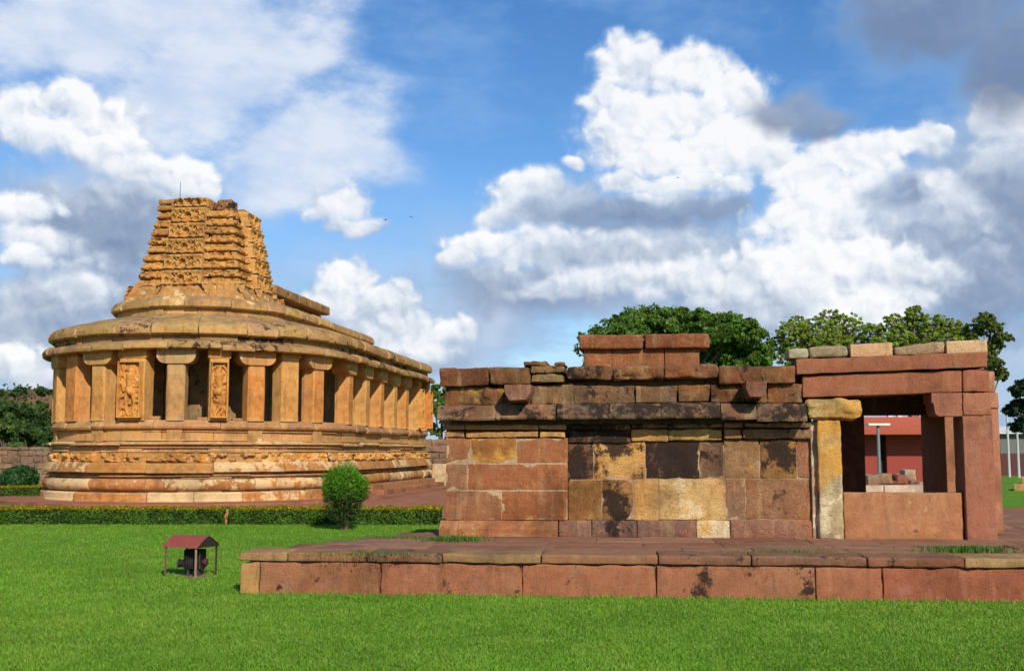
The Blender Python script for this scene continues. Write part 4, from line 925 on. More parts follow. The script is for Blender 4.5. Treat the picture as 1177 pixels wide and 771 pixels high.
roof_stone(1088, 1135.5, 391, 406, (.60, .38, .20), (0, .2, 0), 'crisp cream cut block at the far right end of the porch roof', .01, .004)

# ------------------------------------------------------------------ foliage tools
def leaves(mb, P, N, size, tints, asp=0.5, up=0.25, rs=None, spike=0.0):
    """small pointed leaves (two triangles as one kite) at P facing roughly N"""
    rs = rs or rng; n = len(P)
    N = N + rs.normal(0, .6, (n, 3)); N[:, 2] += up; N /= np.linalg.norm(N, axis=1, keepdims=True) + 1e-9
    D0 = N.copy(); T = rs.normal(0, 1, (n, 3)) * (1 - spike) + spike * 1.6 * D0 / (np.linalg.norm(D0, axis=1, keepdims=True) + 1e-9)
    if spike: N = rs.normal(0, 1, (n, 3)) + np.array([0, 0, .6]); N /= np.linalg.norm(N, axis=1, keepdims=True)
    T -= N * (T * N).sum(1, keepdims=True); T /= np.linalg.norm(T, axis=1, keepdims=True) + 1e-9
    B = np.cross(N, T); s = size * rs.uniform(.6, 1.4, (n, 1))
    V = np.stack([P - T * s, P + B * s * asp - T * s * .1, P + T * s, P - B * s * asp - T * s * .1], 1).reshape(-1, 3)
    mb.leaf = getattr(mb, 'leaf', []); mb.leaf.append((V, np.repeat(tints, 4, 0)))
def leaf_build(mb, name, parent=None, mat=None):
    V = np.concatenate([a_ for a_, _ in mb.leaf]).astype(np.float32); T = np.concatenate([b_ for _, b_ in mb.leaf]).astype(np.float32); nq = len(V) // 4
    me = bpy.data.meshes.new(name); me.vertices.add(len(V)); me.vertices.foreach_set('co', V.ravel()); me.loops.add(nq * 4); me.polygons.add(nq)
    me.loops.foreach_set('vertex_index', np.arange(nq * 4, dtype=np.int32)); me.polygons.foreach_set('loop_start', np.arange(0, nq * 4, 4, dtype=np.int32))
    try: me.polygons.foreach_set('loop_total', np.full(nq, 4, dtype=np.int32))
    except Exception: pass
    at = me.color_attributes.new('tint', 'FLOAT_COLOR', 'POINT'); at.data.foreach_set('color', np.concatenate([T, np.ones((len(T), 1), np.float32)], 1).ravel())
    me.materials.append(mat or M_LEAF); me.update(); me.validate(); o = bpy.data.objects.new(name, me); COL.objects.link(o)
    if parent is not None: o.parent = parent
    return o
def tint_mix(n, cols, rs, var=.18):
    c = np.array(cols)[rs.integers(0, len(cols), n)]; return c * (1 + rs.normal(0, var, (n, 1))).clip(.4, 1.7)

def tree(name, loc, height, spread, lobes, nleaf, size, cols, label, cat='tree', group=None, trunk_h=None, trunk_r=.22, seed=1, clumps=26, gap=.55, flat=.7, bark=(.11, .085, .06), tight=(.16, .36)):
    """lobes: (dx, dy, z, r) of the crown; each gets leaf clumps on its outer part, joined to the trunk by limbs"""
    rs = np.random.default_rng(seed); root = empty(name, loc, 0); tag(root, label, cat, group)
    tb = MB(); th = trunk_h or height * .35
    tube(tb, [(0, 0, -.1), (.04 * height * rs.normal(0, .3), 0, th * .5), (.03 * height * rs.normal(), .02 * height * rs.normal(), th)], [trunk_r * 1.25, trunk_r, trunk_r * .8], 9, bark)
    mb = MB()
    for (dx, dy, z, r_) in lobes:
        m1 = (dx * .35, dy * .35, th + (z - th) * .45)
        tube(tb, [(0, 0, th * .92), m1, (dx * .9, dy * .9, z)], [trunk_r * .6, trunk_r * .35, trunk_r * .1], 6, bark)
        nc = max(6, int(clumps)); d = rs.normal(0, 1, (nc, 3)); d /= np.linalg.norm(d, axis=1, keepdims=True); d[:, 2] = np.abs(d[:, 2]) * rs.choice([1, 1, 1, -.6], nc)
        rad = r_ * rs.uniform(.55, 1.05, (nc, 1)); cc = np.array([dx, dy, z]) + d * rad * np.array([1, 1, flat])
        per = max(4, int(nleaf / len(lobes) / nc))
        for c_, dd in zip(cc, d):
            tw_ = r_ * rs.uniform(*tight); k = per; off = rs.normal(0, 1, (k, 3)); off /= np.linalg.norm(off, axis=1, keepdims=True) + 1e-9; off *= tw_ * rs.uniform(.2, 1, (k, 1)) ** .6; off[:, 2] *= .65
            leaves(mb, c_ + off, off / tw_ + dd * .6, size, tint_mix(k, cols, rs) * rs.uniform(.75, 1.25), rs=rs)
            if rs.random() < .5: tube(tb, [(dx * .8, dy * .8, z - r_ * .15), tuple(c_)], [trunk_r * .12, trunk_r * .03], 4, bark, cap=False)
    tb.build('trunk', M_BARK, root); leaf_build(mb, 'crown', root); return root

G_DARK = [(.080, .165, .018), (.105, .200, .022), (.140, .230, .028), (.060, .130, .015)]
G_OLIVE = [(.21, .30, .036), (.25, .33, .044), (.16, .25, .030), (.30, .36, .05)]
G_BRIGHT = [(.13, .30, .014), (.17, .36, .018), (.10, .25, .014)]
G_HEDGE = [(.075, .155, .014), (.10, .185, .018), (.055, .12, .012)]; G_GOLD = [(.36, .30, .012), (.44, .33, .014), (.28, .27, .012)]

def px_lobes(spec, Y, cx):
    o = []
    rs = np.random.default_rng(int(cx))
    for (x, y, r_) in spec:
        p = at_d(x, y, Y); o.append((p.x - at_d(cx, 500, Y).x, rs.normal(0, .5) * r_ * Y / FPX, p.z, r_ * Y / FPX))
    return o
Y1 = 46
tree('broad_tree', (at_d(770, 500, Y1).x, Y1, 0), 7.8, 4, px_lobes([(695, 402, 34), (720, 388, 36), (755, 377, 36), (790, 383, 36), (830, 390, 34), (858, 400, 28), (745, 415, 38), (790, 420, 42), (840, 425, 36), (700, 430, 36), (872, 415, 18), (783, 374, 30), (812, 380, 32), (735, 372, 26), (845, 388, 30)], Y1, 770), 52000, .095, G_DARK,
     'broad dense dark green tree rising behind the small shrine roof', trunk_h=2.6, trunk_r=.3, seed=11, tight=(.12, .30), clumps=90)
for (nm, cx, Yt, spec, nl, lab, sd2, cols) in (
    ('airy_tree', 940, 62, [(905, 385, 16), (918, 376, 14), (935, 385, 20), (955, 372, 18), (975, 378, 18), (965, 392, 20), (925, 398, 22), (985, 395, 18), (945, 410, 26), (975, 415, 24), (910, 412, 20), (898, 400, 16), (938, 398, 20), (955, 400, 20), (1000, 405, 18), (915, 425, 24)], 21000, 'airy light olive tree directly above the left half of the porch roof', 21, G_OLIVE),
    ('airy_tree', 1050, 60, [(1010, 382, 15), (1030, 374, 15), (1050, 364, 12), (1048, 380, 18), (1070, 374, 17), (1090, 380, 15), (1103, 388, 14), (1030, 392, 20), (1065, 395, 22), (1090, 398, 20), (1020, 402, 20), (1050, 412, 24), (1046, 398, 20), (1078, 392, 18), (1102, 402, 16), (1010, 408, 20), (1085, 414, 22)], 21000, 'airy olive tree with a pointed top above the right half of the porch roof', 22, G_OLIVE),
    ('airy_tree', 1135, 55, [(1128, 372, 13), (1142, 380, 15), (1152, 390, 12), (1120, 382, 12), (1145, 400, 12), (1140, 424, 14), (1152, 432, 10), (1135, 410, 13), (1128, 440, 16), (1115, 395, 12)], 11000, 'slender drooping olive tree just past the right end of the porch roof', 23, [(.11, .16, .022), (.14, .18, .028), (.085, .13, .02)])):
    tree(nm, (at_d(cx, 500, Yt).x, Yt, 0), 8.5, 3, px_lobes(spec, Yt, cx), nl, .085, cols, lab, group='airy trees behind the porch', trunk_h=3.2, trunk_r=.2, seed=sd2, clumps=64, flat=.95, tight=(.07, .22), bark=(.2, .17, .13))
tree('dark_tree', (at_d(1190, 500, 56).x, 56, 0), 5, 3, px_lobes([(1172, 450, 17), (1190, 445, 24), (1168, 472, 14), (1195, 470, 26), (1180, 488, 18), (1215, 455, 26)], 56, 1190), 8000, .11, [(.020, .048, .014), (.03, .06, .016), (.016, .04, .012)],
     'dark green rounded tree cut by the right edge of the photo', trunk_h=1.6, trunk_r=.18, seed=24, clumps=26)
tree('dark_tree', (at_d(508, 500, 66).x, 66, 0), 5, 3, px_lobes([(506, 455, 18), (500, 475, 22), (522, 470, 24), (508, 492, 22), (540, 480, 26)], 66, 508), 7000, .13, G_DARK,
     'dark tree in the narrow gap between the temple and the small shrine', trunk_h=1.4, trunk_r=.2, seed=25, clumps=22)
# background trees filling the far left, each one its own tree
far = [(-14, 462, 95, 34, 0), (14, 470, 92, 30, 0), (38, 474, 98, 26, 1), (8, 492, 80, 26, 1), (34, 494, 82, 24, 0), (56, 486, 88, 26, 0), (104, 478, 95, 22, 0), (-30, 485, 84, 34, 1), (128, 486, 95, 26, 1), (84, 492, 90, 24, 0), (112, 456, 150, 12, 1), (22, 449, 190, 9, 0), (46, 448, 190, 8, 0), (-6, 449, 195, 10, 0)]
fl_ = ['dark tree at the far left edge, left of the temple', 'dark rounded tree between the left photo edge and the temple', 'mid green tree close left of the temple pillars', 'low mid green tree above the far left compound wall', 'low dark tree above the compound wall near the temple',
       'dark tree half hidden behind the leftmost temple pillars', 'dark tree glimpsed through the leftmost colonnade gap', 'wide mid green tree outside the left photo edge', 'mid green tree behind the carved wide pillar', 'dark low tree seen between the first two temple pillars', 'small hilltop tree seen through the leftmost colonnade gap',
       'tiny dark tree on the bare hilltop at far left', 'tiny hilltop tree nearest the temple eave', 'tiny hilltop tree at the left photo edge']
for i, (x, y, Yt, rp, kd) in enumerate(far):
    p = at_d(x, y, Yt); r_ = rp * Yt / FPX; rs = np.random.default_rng(300 + i)
    zb_ = 0.0
    if Yt > 130: zb_ = 15.0 * math.exp(-((p.x + 110) / 75) ** 2 - ((Yt - 245) / 45) ** 2) - 1.2
    lob = [(rs.normal(0, .5) * r_, rs.normal(0, .4) * r_, p.z - zb_ - r_ * .5 * k / 4 + rs.normal(0, .15) * r_, r_ * rs.uniform(.5, .75)) for k in range(6)]
    zl = max(.8, (p.z - zb_) * .3)
    if p.z - zb_ > 2.2 * r_: lob += [(rs.normal(0, .6) * r_, rs.normal(0, .4) * r_, (p.z - zb_) * f_, r_ * .75) for f_ in (.35, .5, .62)]
    tree('distant_tree', (p.x, Yt, zb_), max(2, p.z - zb_), r_, lob, 5200 if Yt < 130 else 900, .17 if Yt < 130 else .3, [(.050, .105, .018), (.065, .125, .022), (.040, .085, .016)] if kd == 0 else [(.085, .15, .026), (.105, .17, .03), (.07, .125, .024)], fl_[i], group='trees beyond the compound wall', trunk_h=zl, trunk_r=.16, seed=400 + i, clumps=20)
# undergrowth climbing the hill
def scrub():
    mb = MB(); rs = np.random.default_rng(77); n = 26000
    X = rs.uniform(-150, -20, n); Y = rs.uniform(100, 235, n); Z = 15.0 * np.exp(-((X + 110) / 75) ** 2 - ((Y - 245) / 45) ** 2) - .5
    k = vnoise(np.stack([X * .09, Y * .09, X * 0], -1), 4) > (-.55 + .012 * (Y - 150)); X, Y, Z = X[k], Y[k], np.maximum(Z[k], 0); n = len(X)
    Z = Z + rs.uniform(0, 1, n) ** 2 * 2.6
    leaves(mb, np.stack([X, Y, Z], -1), np.tile([0, -.4, .6], (n, 1)), .5, tint_mix(n, [(.04, .08, .018), (.055, .10, .02), (.075, .11, .03)], rs), rs=rs)
    o = leaf_build(mb, 'undergrowth'); tag(o, 'green scrub covering the flank of the far hill', 'undergrowth', kind='stuff')
scrub()

# ------------------------------------------------------------------ hedges and shrubs
def hedge(x0, y0, x1, y1, w, h, n, label, seed, group='clipped hedges'):
    rs = np.random.default_rng(seed); L = math.hypot(x1 - x0, y1 - y0); root = empty('hedge', (x0, y0, 0), math.atan2(y1 - y0, x1 - x0)); tag(root, label, 'hedge', group)
    mb = MB(); per = np.array([L * h, L * h, L * w, w * h, w * h]); cnt = (n * per / per.sum()).astype(int)
    for fi, c_ in enumerate(cnt):
        a_, b_ = rs.uniform(0, 1, c_), rs.uniform(0, 1, c_)
        if fi < 2: P = np.stack([a_ * L, np.full(c_, 0. if fi == 0 else w), b_ * h], -1); N = np.tile([0, -1 if fi == 0 else 1, .3], (c_, 1))
        elif fi == 2: P = np.stack([a_ * L, b_ * w, np.full(c_, h)], -1); N = np.tile([0, 0, 1.], (c_, 1))
        else: P = np.stack([np.full(c_, 0. if fi == 3 else L), a_ * w, b_ * h], -1); N = np.tile([-1. if fi == 3 else 1, 0, .2], (c_, 1))
        q = fbm(P * np.array([4.0, 4.0, 5.0]) + seed, seed, 3); P = P + N * (q * .07)[:, None] - N * (rs.uniform(0, .08, (c_, 1))); P[:, 2] = np.maximum(P[:, 2], .01)
        t = tint_mix(c_, G_HEDGE, rs, .3) * (1 + .5 * q)[:, None]
        top = np.clip((P[:, 2] - h * .80) / (h * .16) + rs.normal(0, .3, c_), 0, 1)[:, None]; t = t * (1 - top) + tint_mix(c_, G_GOLD, rs, .25) * top
        leaves(mb, P, N, .026, t, asp=.55, rs=rs)
    ib = MB(); stone(ib, .05, L - .05, .06, w - .06, .03, h - .06, (.018, .03, .007), r=.05, amp=.02, res=.12); ib.build('inner_branches', M_BARK, root)
    leaf_build(mb, 'foliage', root); return root
HY = 24.9
hx = lambda x: at_z(x, 603, 0).x
hedge(hx(-60), HY, hx(254), HY, .75, .37, 46000, 'long clipped hedge with golden top left of the small terracotta post', 501)
hedge(hx(263), HY, hx(505), HY - .15, .75, .37, 36000, 'clipped golden topped hedge behind the bright bush, right of the terracotta post', 502)
a_ = at_z(-40, 573, 0); b_ = at_z(44, 573, 0); hedge(a_.x, a_.y, b_.x, b_.y, .9, .42, 14000, 'short clipped hedge in front of the round shrub at far left', 503)
post = MB(); p = at_z(258.5, 602, 0); stone(post, -.07, .07, 0, .16, -.02, .32, (.45, .2, .08), (0, .4, .2), r=.02); o = post.build('marker_post', M_TEMPLE, loc=(p.x, p.y, 0)); tag(o, 'short terracotta coloured stone post between the two long hedges', 'post')

def shrub(loc, lab, w, h, n, size, cols, seed, asp=.5, flare=.0, stems=9, cat='bush'):
    rs = np.random.default_rng(seed); root = empty('bush', loc); tag(root, lab, cat); mb = MB()
    d = rs.normal(0, 1, (n, 3)); d /= np.linalg.norm(d, axis=1, keepdims=True); rr = rs.uniform(.35, 1, (n, 1)) ** .5
    lump = 1 + (.42 if flare else .22) * fbm(d * 2.6 + seed, seed, 3)[:, None]
    P = d * rr * lump * np.array([w / 2, w / 2, h / 2]); P[:, 2] += h / 2
    f = np.clip(P[:, 2] / h, 0, 1); sc = (1 - flare) + flare * np.clip(f * 1.25, 0, 1) ** .8; P[:, 0] *= sc; P[:, 1] *= sc
    keep = (f > .42) | (rs.random(n) < .22) | ((f < .16) & (rs.random(n) < .5)) if flare else np.ones(n, bool); P, d, f = P[keep], d[keep], f[keep]
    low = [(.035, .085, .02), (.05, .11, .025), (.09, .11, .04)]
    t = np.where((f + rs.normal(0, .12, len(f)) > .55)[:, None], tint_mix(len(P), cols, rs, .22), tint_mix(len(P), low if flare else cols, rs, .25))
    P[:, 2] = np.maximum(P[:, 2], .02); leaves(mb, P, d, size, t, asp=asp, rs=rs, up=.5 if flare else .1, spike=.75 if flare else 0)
    leaf_build(mb, 'foliage', root)
    for k in range(stems):
        st = MB(); a_ = rs.uniform(0, 2 * PI); q = w * .33 * rs.uniform(.3, 1); tube(st, [(.06 * math.cos(a_) * w, .06 * math.sin(a_) * w, -.03), (q * .5 * math.cos(a_), q * .5 * math.sin(a_), h * .35), (q * math.cos(a_), q * math.sin(a_), h * .85)], [.02, .015, .006], 5, (.16, .10, .07)); st.build('stem', M_BARK, root)
    return root
p = at_z(396, 609, 0); shrub((p.x, p.y, 0), 'bright green narrow leaved bush in front of the hedge by the temple', 1.02, 1.34, 15000, .055, G_BRIGHT, 61, .13, .42, 14)
shrub((at_d(25, 500, 43).x, 43, 0), 'round dark leafy shrub behind the short hedge at far left', 1.35, 1.05, 5000, .07, [(.03, .09, .02), (.045, .12, .03), (.06, .15, .04)], 62)

# grass tufts on the platform
def tuft(x, y, wpx, n, h, lab, seed):
    p = at_z(x, y, PZ); rs = np.random.default_rng(seed); root = MB(); wm_ = wpx * p.y / FPX
    P = np.stack([rs.normal(0, wm_ * .28, n), rs.normal(0, .09, n), np.zeros(n)], -1); L = h * rs.uniform(.5, 1.2, n); a_ = rs.uniform(0, 2 * PI, n); ln = rs.uniform(.1, .7, n)
    tip = P + np.stack([np.cos(a_) * L * ln, np.sin(a_) * L * ln, L * (1 - .3 * ln)], -1); md = (P + tip) / 2 + np.stack([0 * L, 0 * L, L * .12], -1); s = np.stack([-np.sin(a_), np.cos(a_), 0 * a_], -1) * .0045
    V = np.stack([P - s, P + s, md + s * .8, tip], 1).reshape(-1, 3); root.leaf = [(V, np.repeat(tint_mix(n, [(.06, .16, .015), (.08, .19, .02), (.12, .17, .03)], rs), 4, 0))]
    o = leaf_build(root, 'grass_tuft', None, M_GRASS); o.location = (p.x, p.y, PZ - .012); tag(o, lab, 'grass', 'grass tufts on the platform', 'stuff')
tuft(522, 620, 62, 900, .075, 'grass patch at the foot of the shrine\'s left corner', 71); tuft(1113, 633, 80, 900, .09, 'grass tuft on the platform in front of the red porch pillar', 72)
tuft(905, 634, 110, 420, .04, 'thin line of grass on the platform in front of the yellow pillar', 73); tuft(420, 636, 110, 380, .035, 'sparse grass strip near the platform\'s left front corner', 74); tuft(455, 617, 80, 420, .035, 'sparse grass strip on the platform beside its oblique left edge', 75)

# ------------------------------------------------------------------ lawn blades
def lawn_grass():
    rs = np.random.default_rng(5); N = []
    def zone(ya, yb, dens):
        ar = 0; n = int(dens * (yb - ya) * (yb * .98)); Y = rs.uniform(ya, yb, n); X = rs.uniform(-.49, .49, n) * yb; k = np.abs(X) < .49 * Y + .3; N.append(np.stack([X[k], Y[k]], -1))
    zone(7.2, 9.5, 5600); zone(9.5, 12.8, 4200); zone(12.8, 17, 2200); zone(17, 25.2, 1000)
    P = np.concatenate(N)
    # leave out the platform and the hedges
    q = P - np.array([FA.x, FA.y]); u = q[:, 0] * math.cos(PYAW) + q[:, 1] * math.sin(PYAW); v = -q[:, 0] * math.sin(PYAW) + q[:, 1] * math.cos(PYAW)
    out = ~((v > -.015) & (u > -.01 + np.clip(v - .6, 0, None) * LE) & (v < 11) & (u < 12)); P = P[out]
    u, v = u[out], v[out]; n = len(P); dist = P[:, 1]
    pt = np.stack([P[:, 0], P[:, 1], 0 * dist], -1); c1 = fbm(pt * .8, 3, 3); c2 = fbm(pt * 3.5, 8, 3); c3 = fbm(pt * .28 + 7, 12, 3)
    L = .029 * rs.uniform(.55, 1.35, n) * (1 + .5 * c2) ; L = np.where(rs.random(n) < .02, L * 1.7, L); edge = (v > -.10) & (u > -.1) & (v < .3); L = np.where(edge, L * rs.uniform(1.0, 2.3, n), L); a_ = rs.uniform(0, 2 * PI, n); ln = rs.uniform(.15, .95, n)
    base = np.stack([P[:, 0], P[:, 1], 0 * dist], -1); tip = base + np.stack([np.cos(a_) * L * ln, np.sin(a_) * L * ln, L * (1 - .35 * ln)], -1)
    L = L; w = (.0020 + .00016 * dist)[:, None]; yaw = rs.uniform(0, PI, n); s = np.stack([np.cos(yaw), np.sin(yaw), 0 * yaw], -1) * w; md = base * .45 + tip * .55 + np.array([0, 0, .004])
    V = np.stack([base - s, base + s, md + s * .7, tip], 1).reshape(-1, 3)
    t = tint_mix(n, [(.130, .285, .016), (.150, .305, .018), (.105, .250, .014), (.180, .315, .024)], rs, .15) * (1 + .17 * c1 + .18 * c2 + .15 * c3)[:, None]
    dry = (rs.random(n) < .02 + .05 * np.clip(c3, 0, 1))[:, None]; t = np.where(dry, np.array([.22, .19, .07]), t)
    yel = np.clip(c2 * 1.3 + c3 * 1.2 - .25, 0, 1)[:, None] * .6; t = t * (1 - yel) + np.array([.22, .31, .035]) * yel
    mb = MB(); mb.leaf = [(V, np.repeat(t, 4, 0))]; o = leaf_build(mb, 'grass', None, M_GRASS); tag(o, 'short bright green grass blades covering the lawn', 'grass', kind='stuff')
lawn_grass()

# ------------------------------------------------------------------ little shelter over the pump
def kiosk():
    p = at_z(219, 662, 0); root = empty('pump_shelter', (p.x, p.y, 0), R(-24)); tag(root, 'tiny red gabled metal shelter on four thin posts over a dark pump', 'shelter')
    k = p.y / FPX; L = 46 * k; W = .40
    h0, h1 = 34 * k, 46 * k
    mb = MB(); n = 11; ys = []
    for j in range(n):
        q = -1 + 2 * j / (n - 1); ys.append((q * W * .56, h1 - (h1 - h0 - .0) * abs(q) ** 1.35))
    V = [];  th = .006
    for x in (-L / 2 - .018, L / 2 + .018):
        for (y, z) in ys: V.append((x, y, z))
        for (y, z) in reversed(ys): V.append((x, y, z - th))
    m = 2 * n; mb.add(V, [(i, (i + 1) % m, m + (i + 1) % m, m + i) for i in range(m)] + [tuple(range(m))[::-1], tuple(range(m, 2 * m))], (.24, .050, .032)); mb.build('roof', M_PAINT, root, sharp=60)
    for sx in (-1, 1):
        mb = MB(); poly = [(y * .93, z - th - .001) for y, z in ys]; prism(mb, poly, 0, sx * (L / 2 + .004) - .003, sx * (L / 2 + .004) + .003, (.03, .022, .02)); mb.build('gable_shade_sheet', M_PAINT, root)  # black sheet painting the shade inside the open gable
        for sy in (-1, 1):
            mb = MB(); t = (.38, .20, .12) if (sx, sy) == (1, -1) else ((.16, .09, .05) if sy < 0 else (.05, .035, .03))  # light put into the post tints: front right bright, back pair dark
            box(mb, sx * (L / 2 - .02) - .009, sx * (L / 2 - .02) + .009, sy * W * .5 - .009, sy * W * .5 + .009, -.02, h0 + .015, t); mb.build('post', M_PAINT, root)
    mb = MB(); stone(mb, -L / 2 - .02, L / 2 + .02, -W * .55, W * .55, -.03, .014, (.20, .13, .07), r=.012, amp=.01, res=.05); mb.build('base_slab', M_SLAB, root)
    # pump: ribbed motor on feet with a side inlet and an upper hood
    pump = empty('water_pump', (p.x, p.y, .014), R(-6)); tag(pump, 'small dark ribbed water pump under the red metal shelter', 'pump')
    mb = MB(); tube(mb, [(-.03, 0, .165), (.16, 0, .165)], .085, 18, (.02, .017, .016))
    for x in np.linspace(-.02, .15, 9): tube(mb, [(x, 0, .165), (x + .008, 0, .165)], .112, 18, (.028, .022, .02))
    body = mb.build('motor', M_PAINT, pump)
    mb = MB(); tube(mb, [(-.15, 0, .15), (-.10, 0, .15), (-.06, 0, .16), (-.03, 0, .165)], [.045, .05, .075, .082], 14, (.025, .018, .02)); tube(mb, [(-.165, 0, .15), (-.150, 0, .15)], .058, 14, (.05, .03, .035)); mb.build('inlet', M_PAINT, pump)
    mb = MB(); stone(mb, -.06, .165, -.10, .10, .20, .33, (.022, .018, .017), r=.012, amp=.002, res=.05)
    for x in np.linspace(-.05, .155, 8): box(mb, x - .004, x + .004, -.108, .108, .09, .325, (.06, .05, .045)); mb.build('terminal_box', M_PAINT, pump)
    mb = MB(); tube(mb, [(.16, 0, .165), (.19, 0, .165), (.215, 0, .165)], [.03, .05, .05], 12, (.10, .03, .03)); mb.build('pulley', M_PAINT, pump)
    for x in (-.01, .12):
        mb = MB(); box(mb, x - .012, x + .012, -.07, .07, 0.0, .10, (.05, .04, .04)); mb.build('foot', M_PAINT, pump)
kiosk()

# ------------------------------------------------------------------ compound wall far behind
def rubble_wall(name, x0, x1, Y, h, label, seed):
    rg = random.Random(seed); mb = MB(); z = -.05
    while z < h:
        zn = min(h, z + rg.uniform(.22, .34)); zn = h if h - zn < .12 else zn; x = x0
        while x < x1:
            xn = min(x1, x + rg.uniform(.35, .9)); t = np.array(rg.choice([(.24, .15, .095), (.22, .135, .09), (.27, .17, .11), (.20, .13, .09), (.25, .135, .085)])) * rg.uniform(.75, 1.1)
            stone(mb, x + .002, xn - .002, rg.uniform(-.04, .04), .4, z - rg.uniform(0, .03), zn - .003, t, (.25, .2, 0), r=.06, amp=.05, res=.16); x = xn
        z = zn
    box(mb, x0 + .02, x1 - .02, .08, .38, -.05, h - .05, (.12, .08, .06))
    x = x0
    o = mb.build(name, M_SLAB, None, loc=(0, Y, 0)); tag(o, label, 'wall'); return o
rubble_wall('compound_wall', -34, -17.3, 55, 1.78, 'rough brown stone compound wall seen left of the temple', 3)
rubble_wall('compound_wall', -5.2, -2.0, 55, 2.15, 'rough brown stone wall in the gap between temple and shrine', 4)
mb = MB(); p = at_d(506, 540, 50); stone(mb, -.38, .38, 0, .3, 0, 1.05, (.50, .38, .22), (.1, .6, .2), r=.08, amp=.05); o = mb.build('upright_stone', M_TEMPLE, loc=(p.x, 50, 0)); tag(o, 'pale upright stone slab at the temple\'s right end before the wall', 'stone')

# ------------------------------------------------------------------ through the porch: red pavilion, lamp, rubble
def pavilion():
    Y = 34.0; x0, x1 = at_d(985, 500, Y).x, at_d(1062, 500, Y).x; zb = at_d(1020, 546, Y).z; z1 = at_d(1020, 500, Y).z; z2 = at_d(1020, 480, Y).z
    root = empty('red_pavilion', ((x0 + x1) / 2, Y, 0)); tag(root, 'low flat roofed red building seen through the porch opening', 'building'); W = (x1 - x0) / 2
    xa = at_d(1008, 500, Y).x - root.location.x; xb = at_d(1018.5, 500, Y).x - root.location.x
    rd = (.28, .052, .038)
    mb = MB(); box(mb, -W, xa, 0, .3, -.05, z1, rd); box(mb, xb, W, 0.0, .3, -.05, z1, rd); box(mb, -W, -W + .3, .3, 4, -.05, z1, rd); box(mb, W - .3, W, .3, 4, -.05, z1, rd); box(mb, -W, W, 4, 4.3, -.05, z1, rd); mb.build('wall', M_PLASTER, root)
    mb = MB(); box(mb, xa + .002, xb - .002, .2, .28, -.05, z1 - .002, (.035, .02, .02)); mb.build('doorway_shade', M_PLASTER, root)  # near-black slab standing in for the shade of the open doorway
    mb = MB(); stone(mb, -W - .4, W + .4, -.85, 4.5, z1 + .003, z2, (.38, .09, .055), r=.02, amp=.004, res=.6); mb.build('roof', M_PLASTER, root)
    for i, x in enumerate((996, 1030, 1041)):
        mb = MB(); xx = at_d(x, 478, Y).x - root.location.x; box(mb, xx - .07, xx + .07, .5, .64, z2, z2 + .16, (.6, .6, .58)); mb.build('roof_fixture', M_PLASTER, root)
pavilion()
def lamp():
    Y = 27.0; p = at_d(1010.5, 533, Y); root = empty('street_lamp', (p.x, Y, 0)); zt = at_d(1010, 489, Y).z; tag(root, 'grey lamp post with a flat white head seen through the porch', 'lamp post')
    mb = MB(); tube(mb, [(0, 0, 0), (0, 0, zt)], [.045, .035], 10, (.16, .19, .19)); mb.build('pole', M_PAINT, root)
    mb = MB(); stone(mb, -.26, .26, -.12, .12, zt, zt + .05, (.75, .74, .70), r=.012, amp=0); mb.build('lamp_head', M_PAINT, root)
lamp()
rub = [(994, 1022, 552, 540, (.30, .20, .12)), (1020, 1030, 549, 543, (.07, .16, .09)), (1004, 1022, 556, 549, (.28, .12, .08)), (1030, 1050, 550, 541, (.62, .52, .36)), (1022, 1032, 556, 549, (.2, .1, .07)), (1006, 1018, 547, 539, (.30, .13, .09)), (1036, 1048, 543, 533, (.42, .34, .22)), (998, 1004, 550, 541, (.55, .46, .32)), (1024, 1038, 547, 540, (.26, .10, .07)), (1040, 1052, 556, 549, (.25, .14, .10))]
rl = ['brown rubble block at the left of the heap behind the porch', 'greenish stained stone in the heap behind the porch', 'red brown slab low in the heap behind the porch', 'pale cream block at the right of the heap behind the porch', 'dark small stone at the middle foot of the heap', 'reddish stone on top of the heap left of the lamp foot', 'light grey brown stone standing highest at the heap\'s right', 'narrow cream stone at the heap\'s left end', 'dull red stone lying in the middle of the heap', 'grey red stone at the heap\'s lower right end']
for i, (x0, x1, yb, yt, t) in enumerate(rub):
    Y = 21.5 + .35 * (i % 4); a_ = at_d(x0, yb, Y); b_ = at_d(x1, yt, Y); mb = MB(); w_ = b_.x - a_.x; stone(mb, -w_ / 2, w_ / 2, -.2, .2, 0, max(.08, (b_.z - .97) * .7), t, (.1, .2, 0), r=.03, amp=.02)
    o = mb.build('rubble_stone', M_SHRINE, loc=((a_.x + b_.x) / 2, Y, .97)); o.rotation_euler = (0, random.uniform(-.12, .12), random.uniform(-.3, .3)); tag(o, rl[i], 'stone', 'rubble stones behind the porch')
mb = MB(); p0 = at_d(985, 560, 20.8); p1 = at_d(1062, 560, 20.8)
for k in range(3): stone(mb, p0.x + k * 1.0 - .5, p0.x + k * 1.0 + .49, 0, 2.6, -.05, .97, (.58, .43, .30), (.0, .4, 0), r=.02, amp=.006, res=.2)
o = mb.build('stone_ledge', M_SLAB, loc=(0, 20.8, 0)); tag(o, 'pale stone ledge under the rubble seen through the porch', 'ledge')

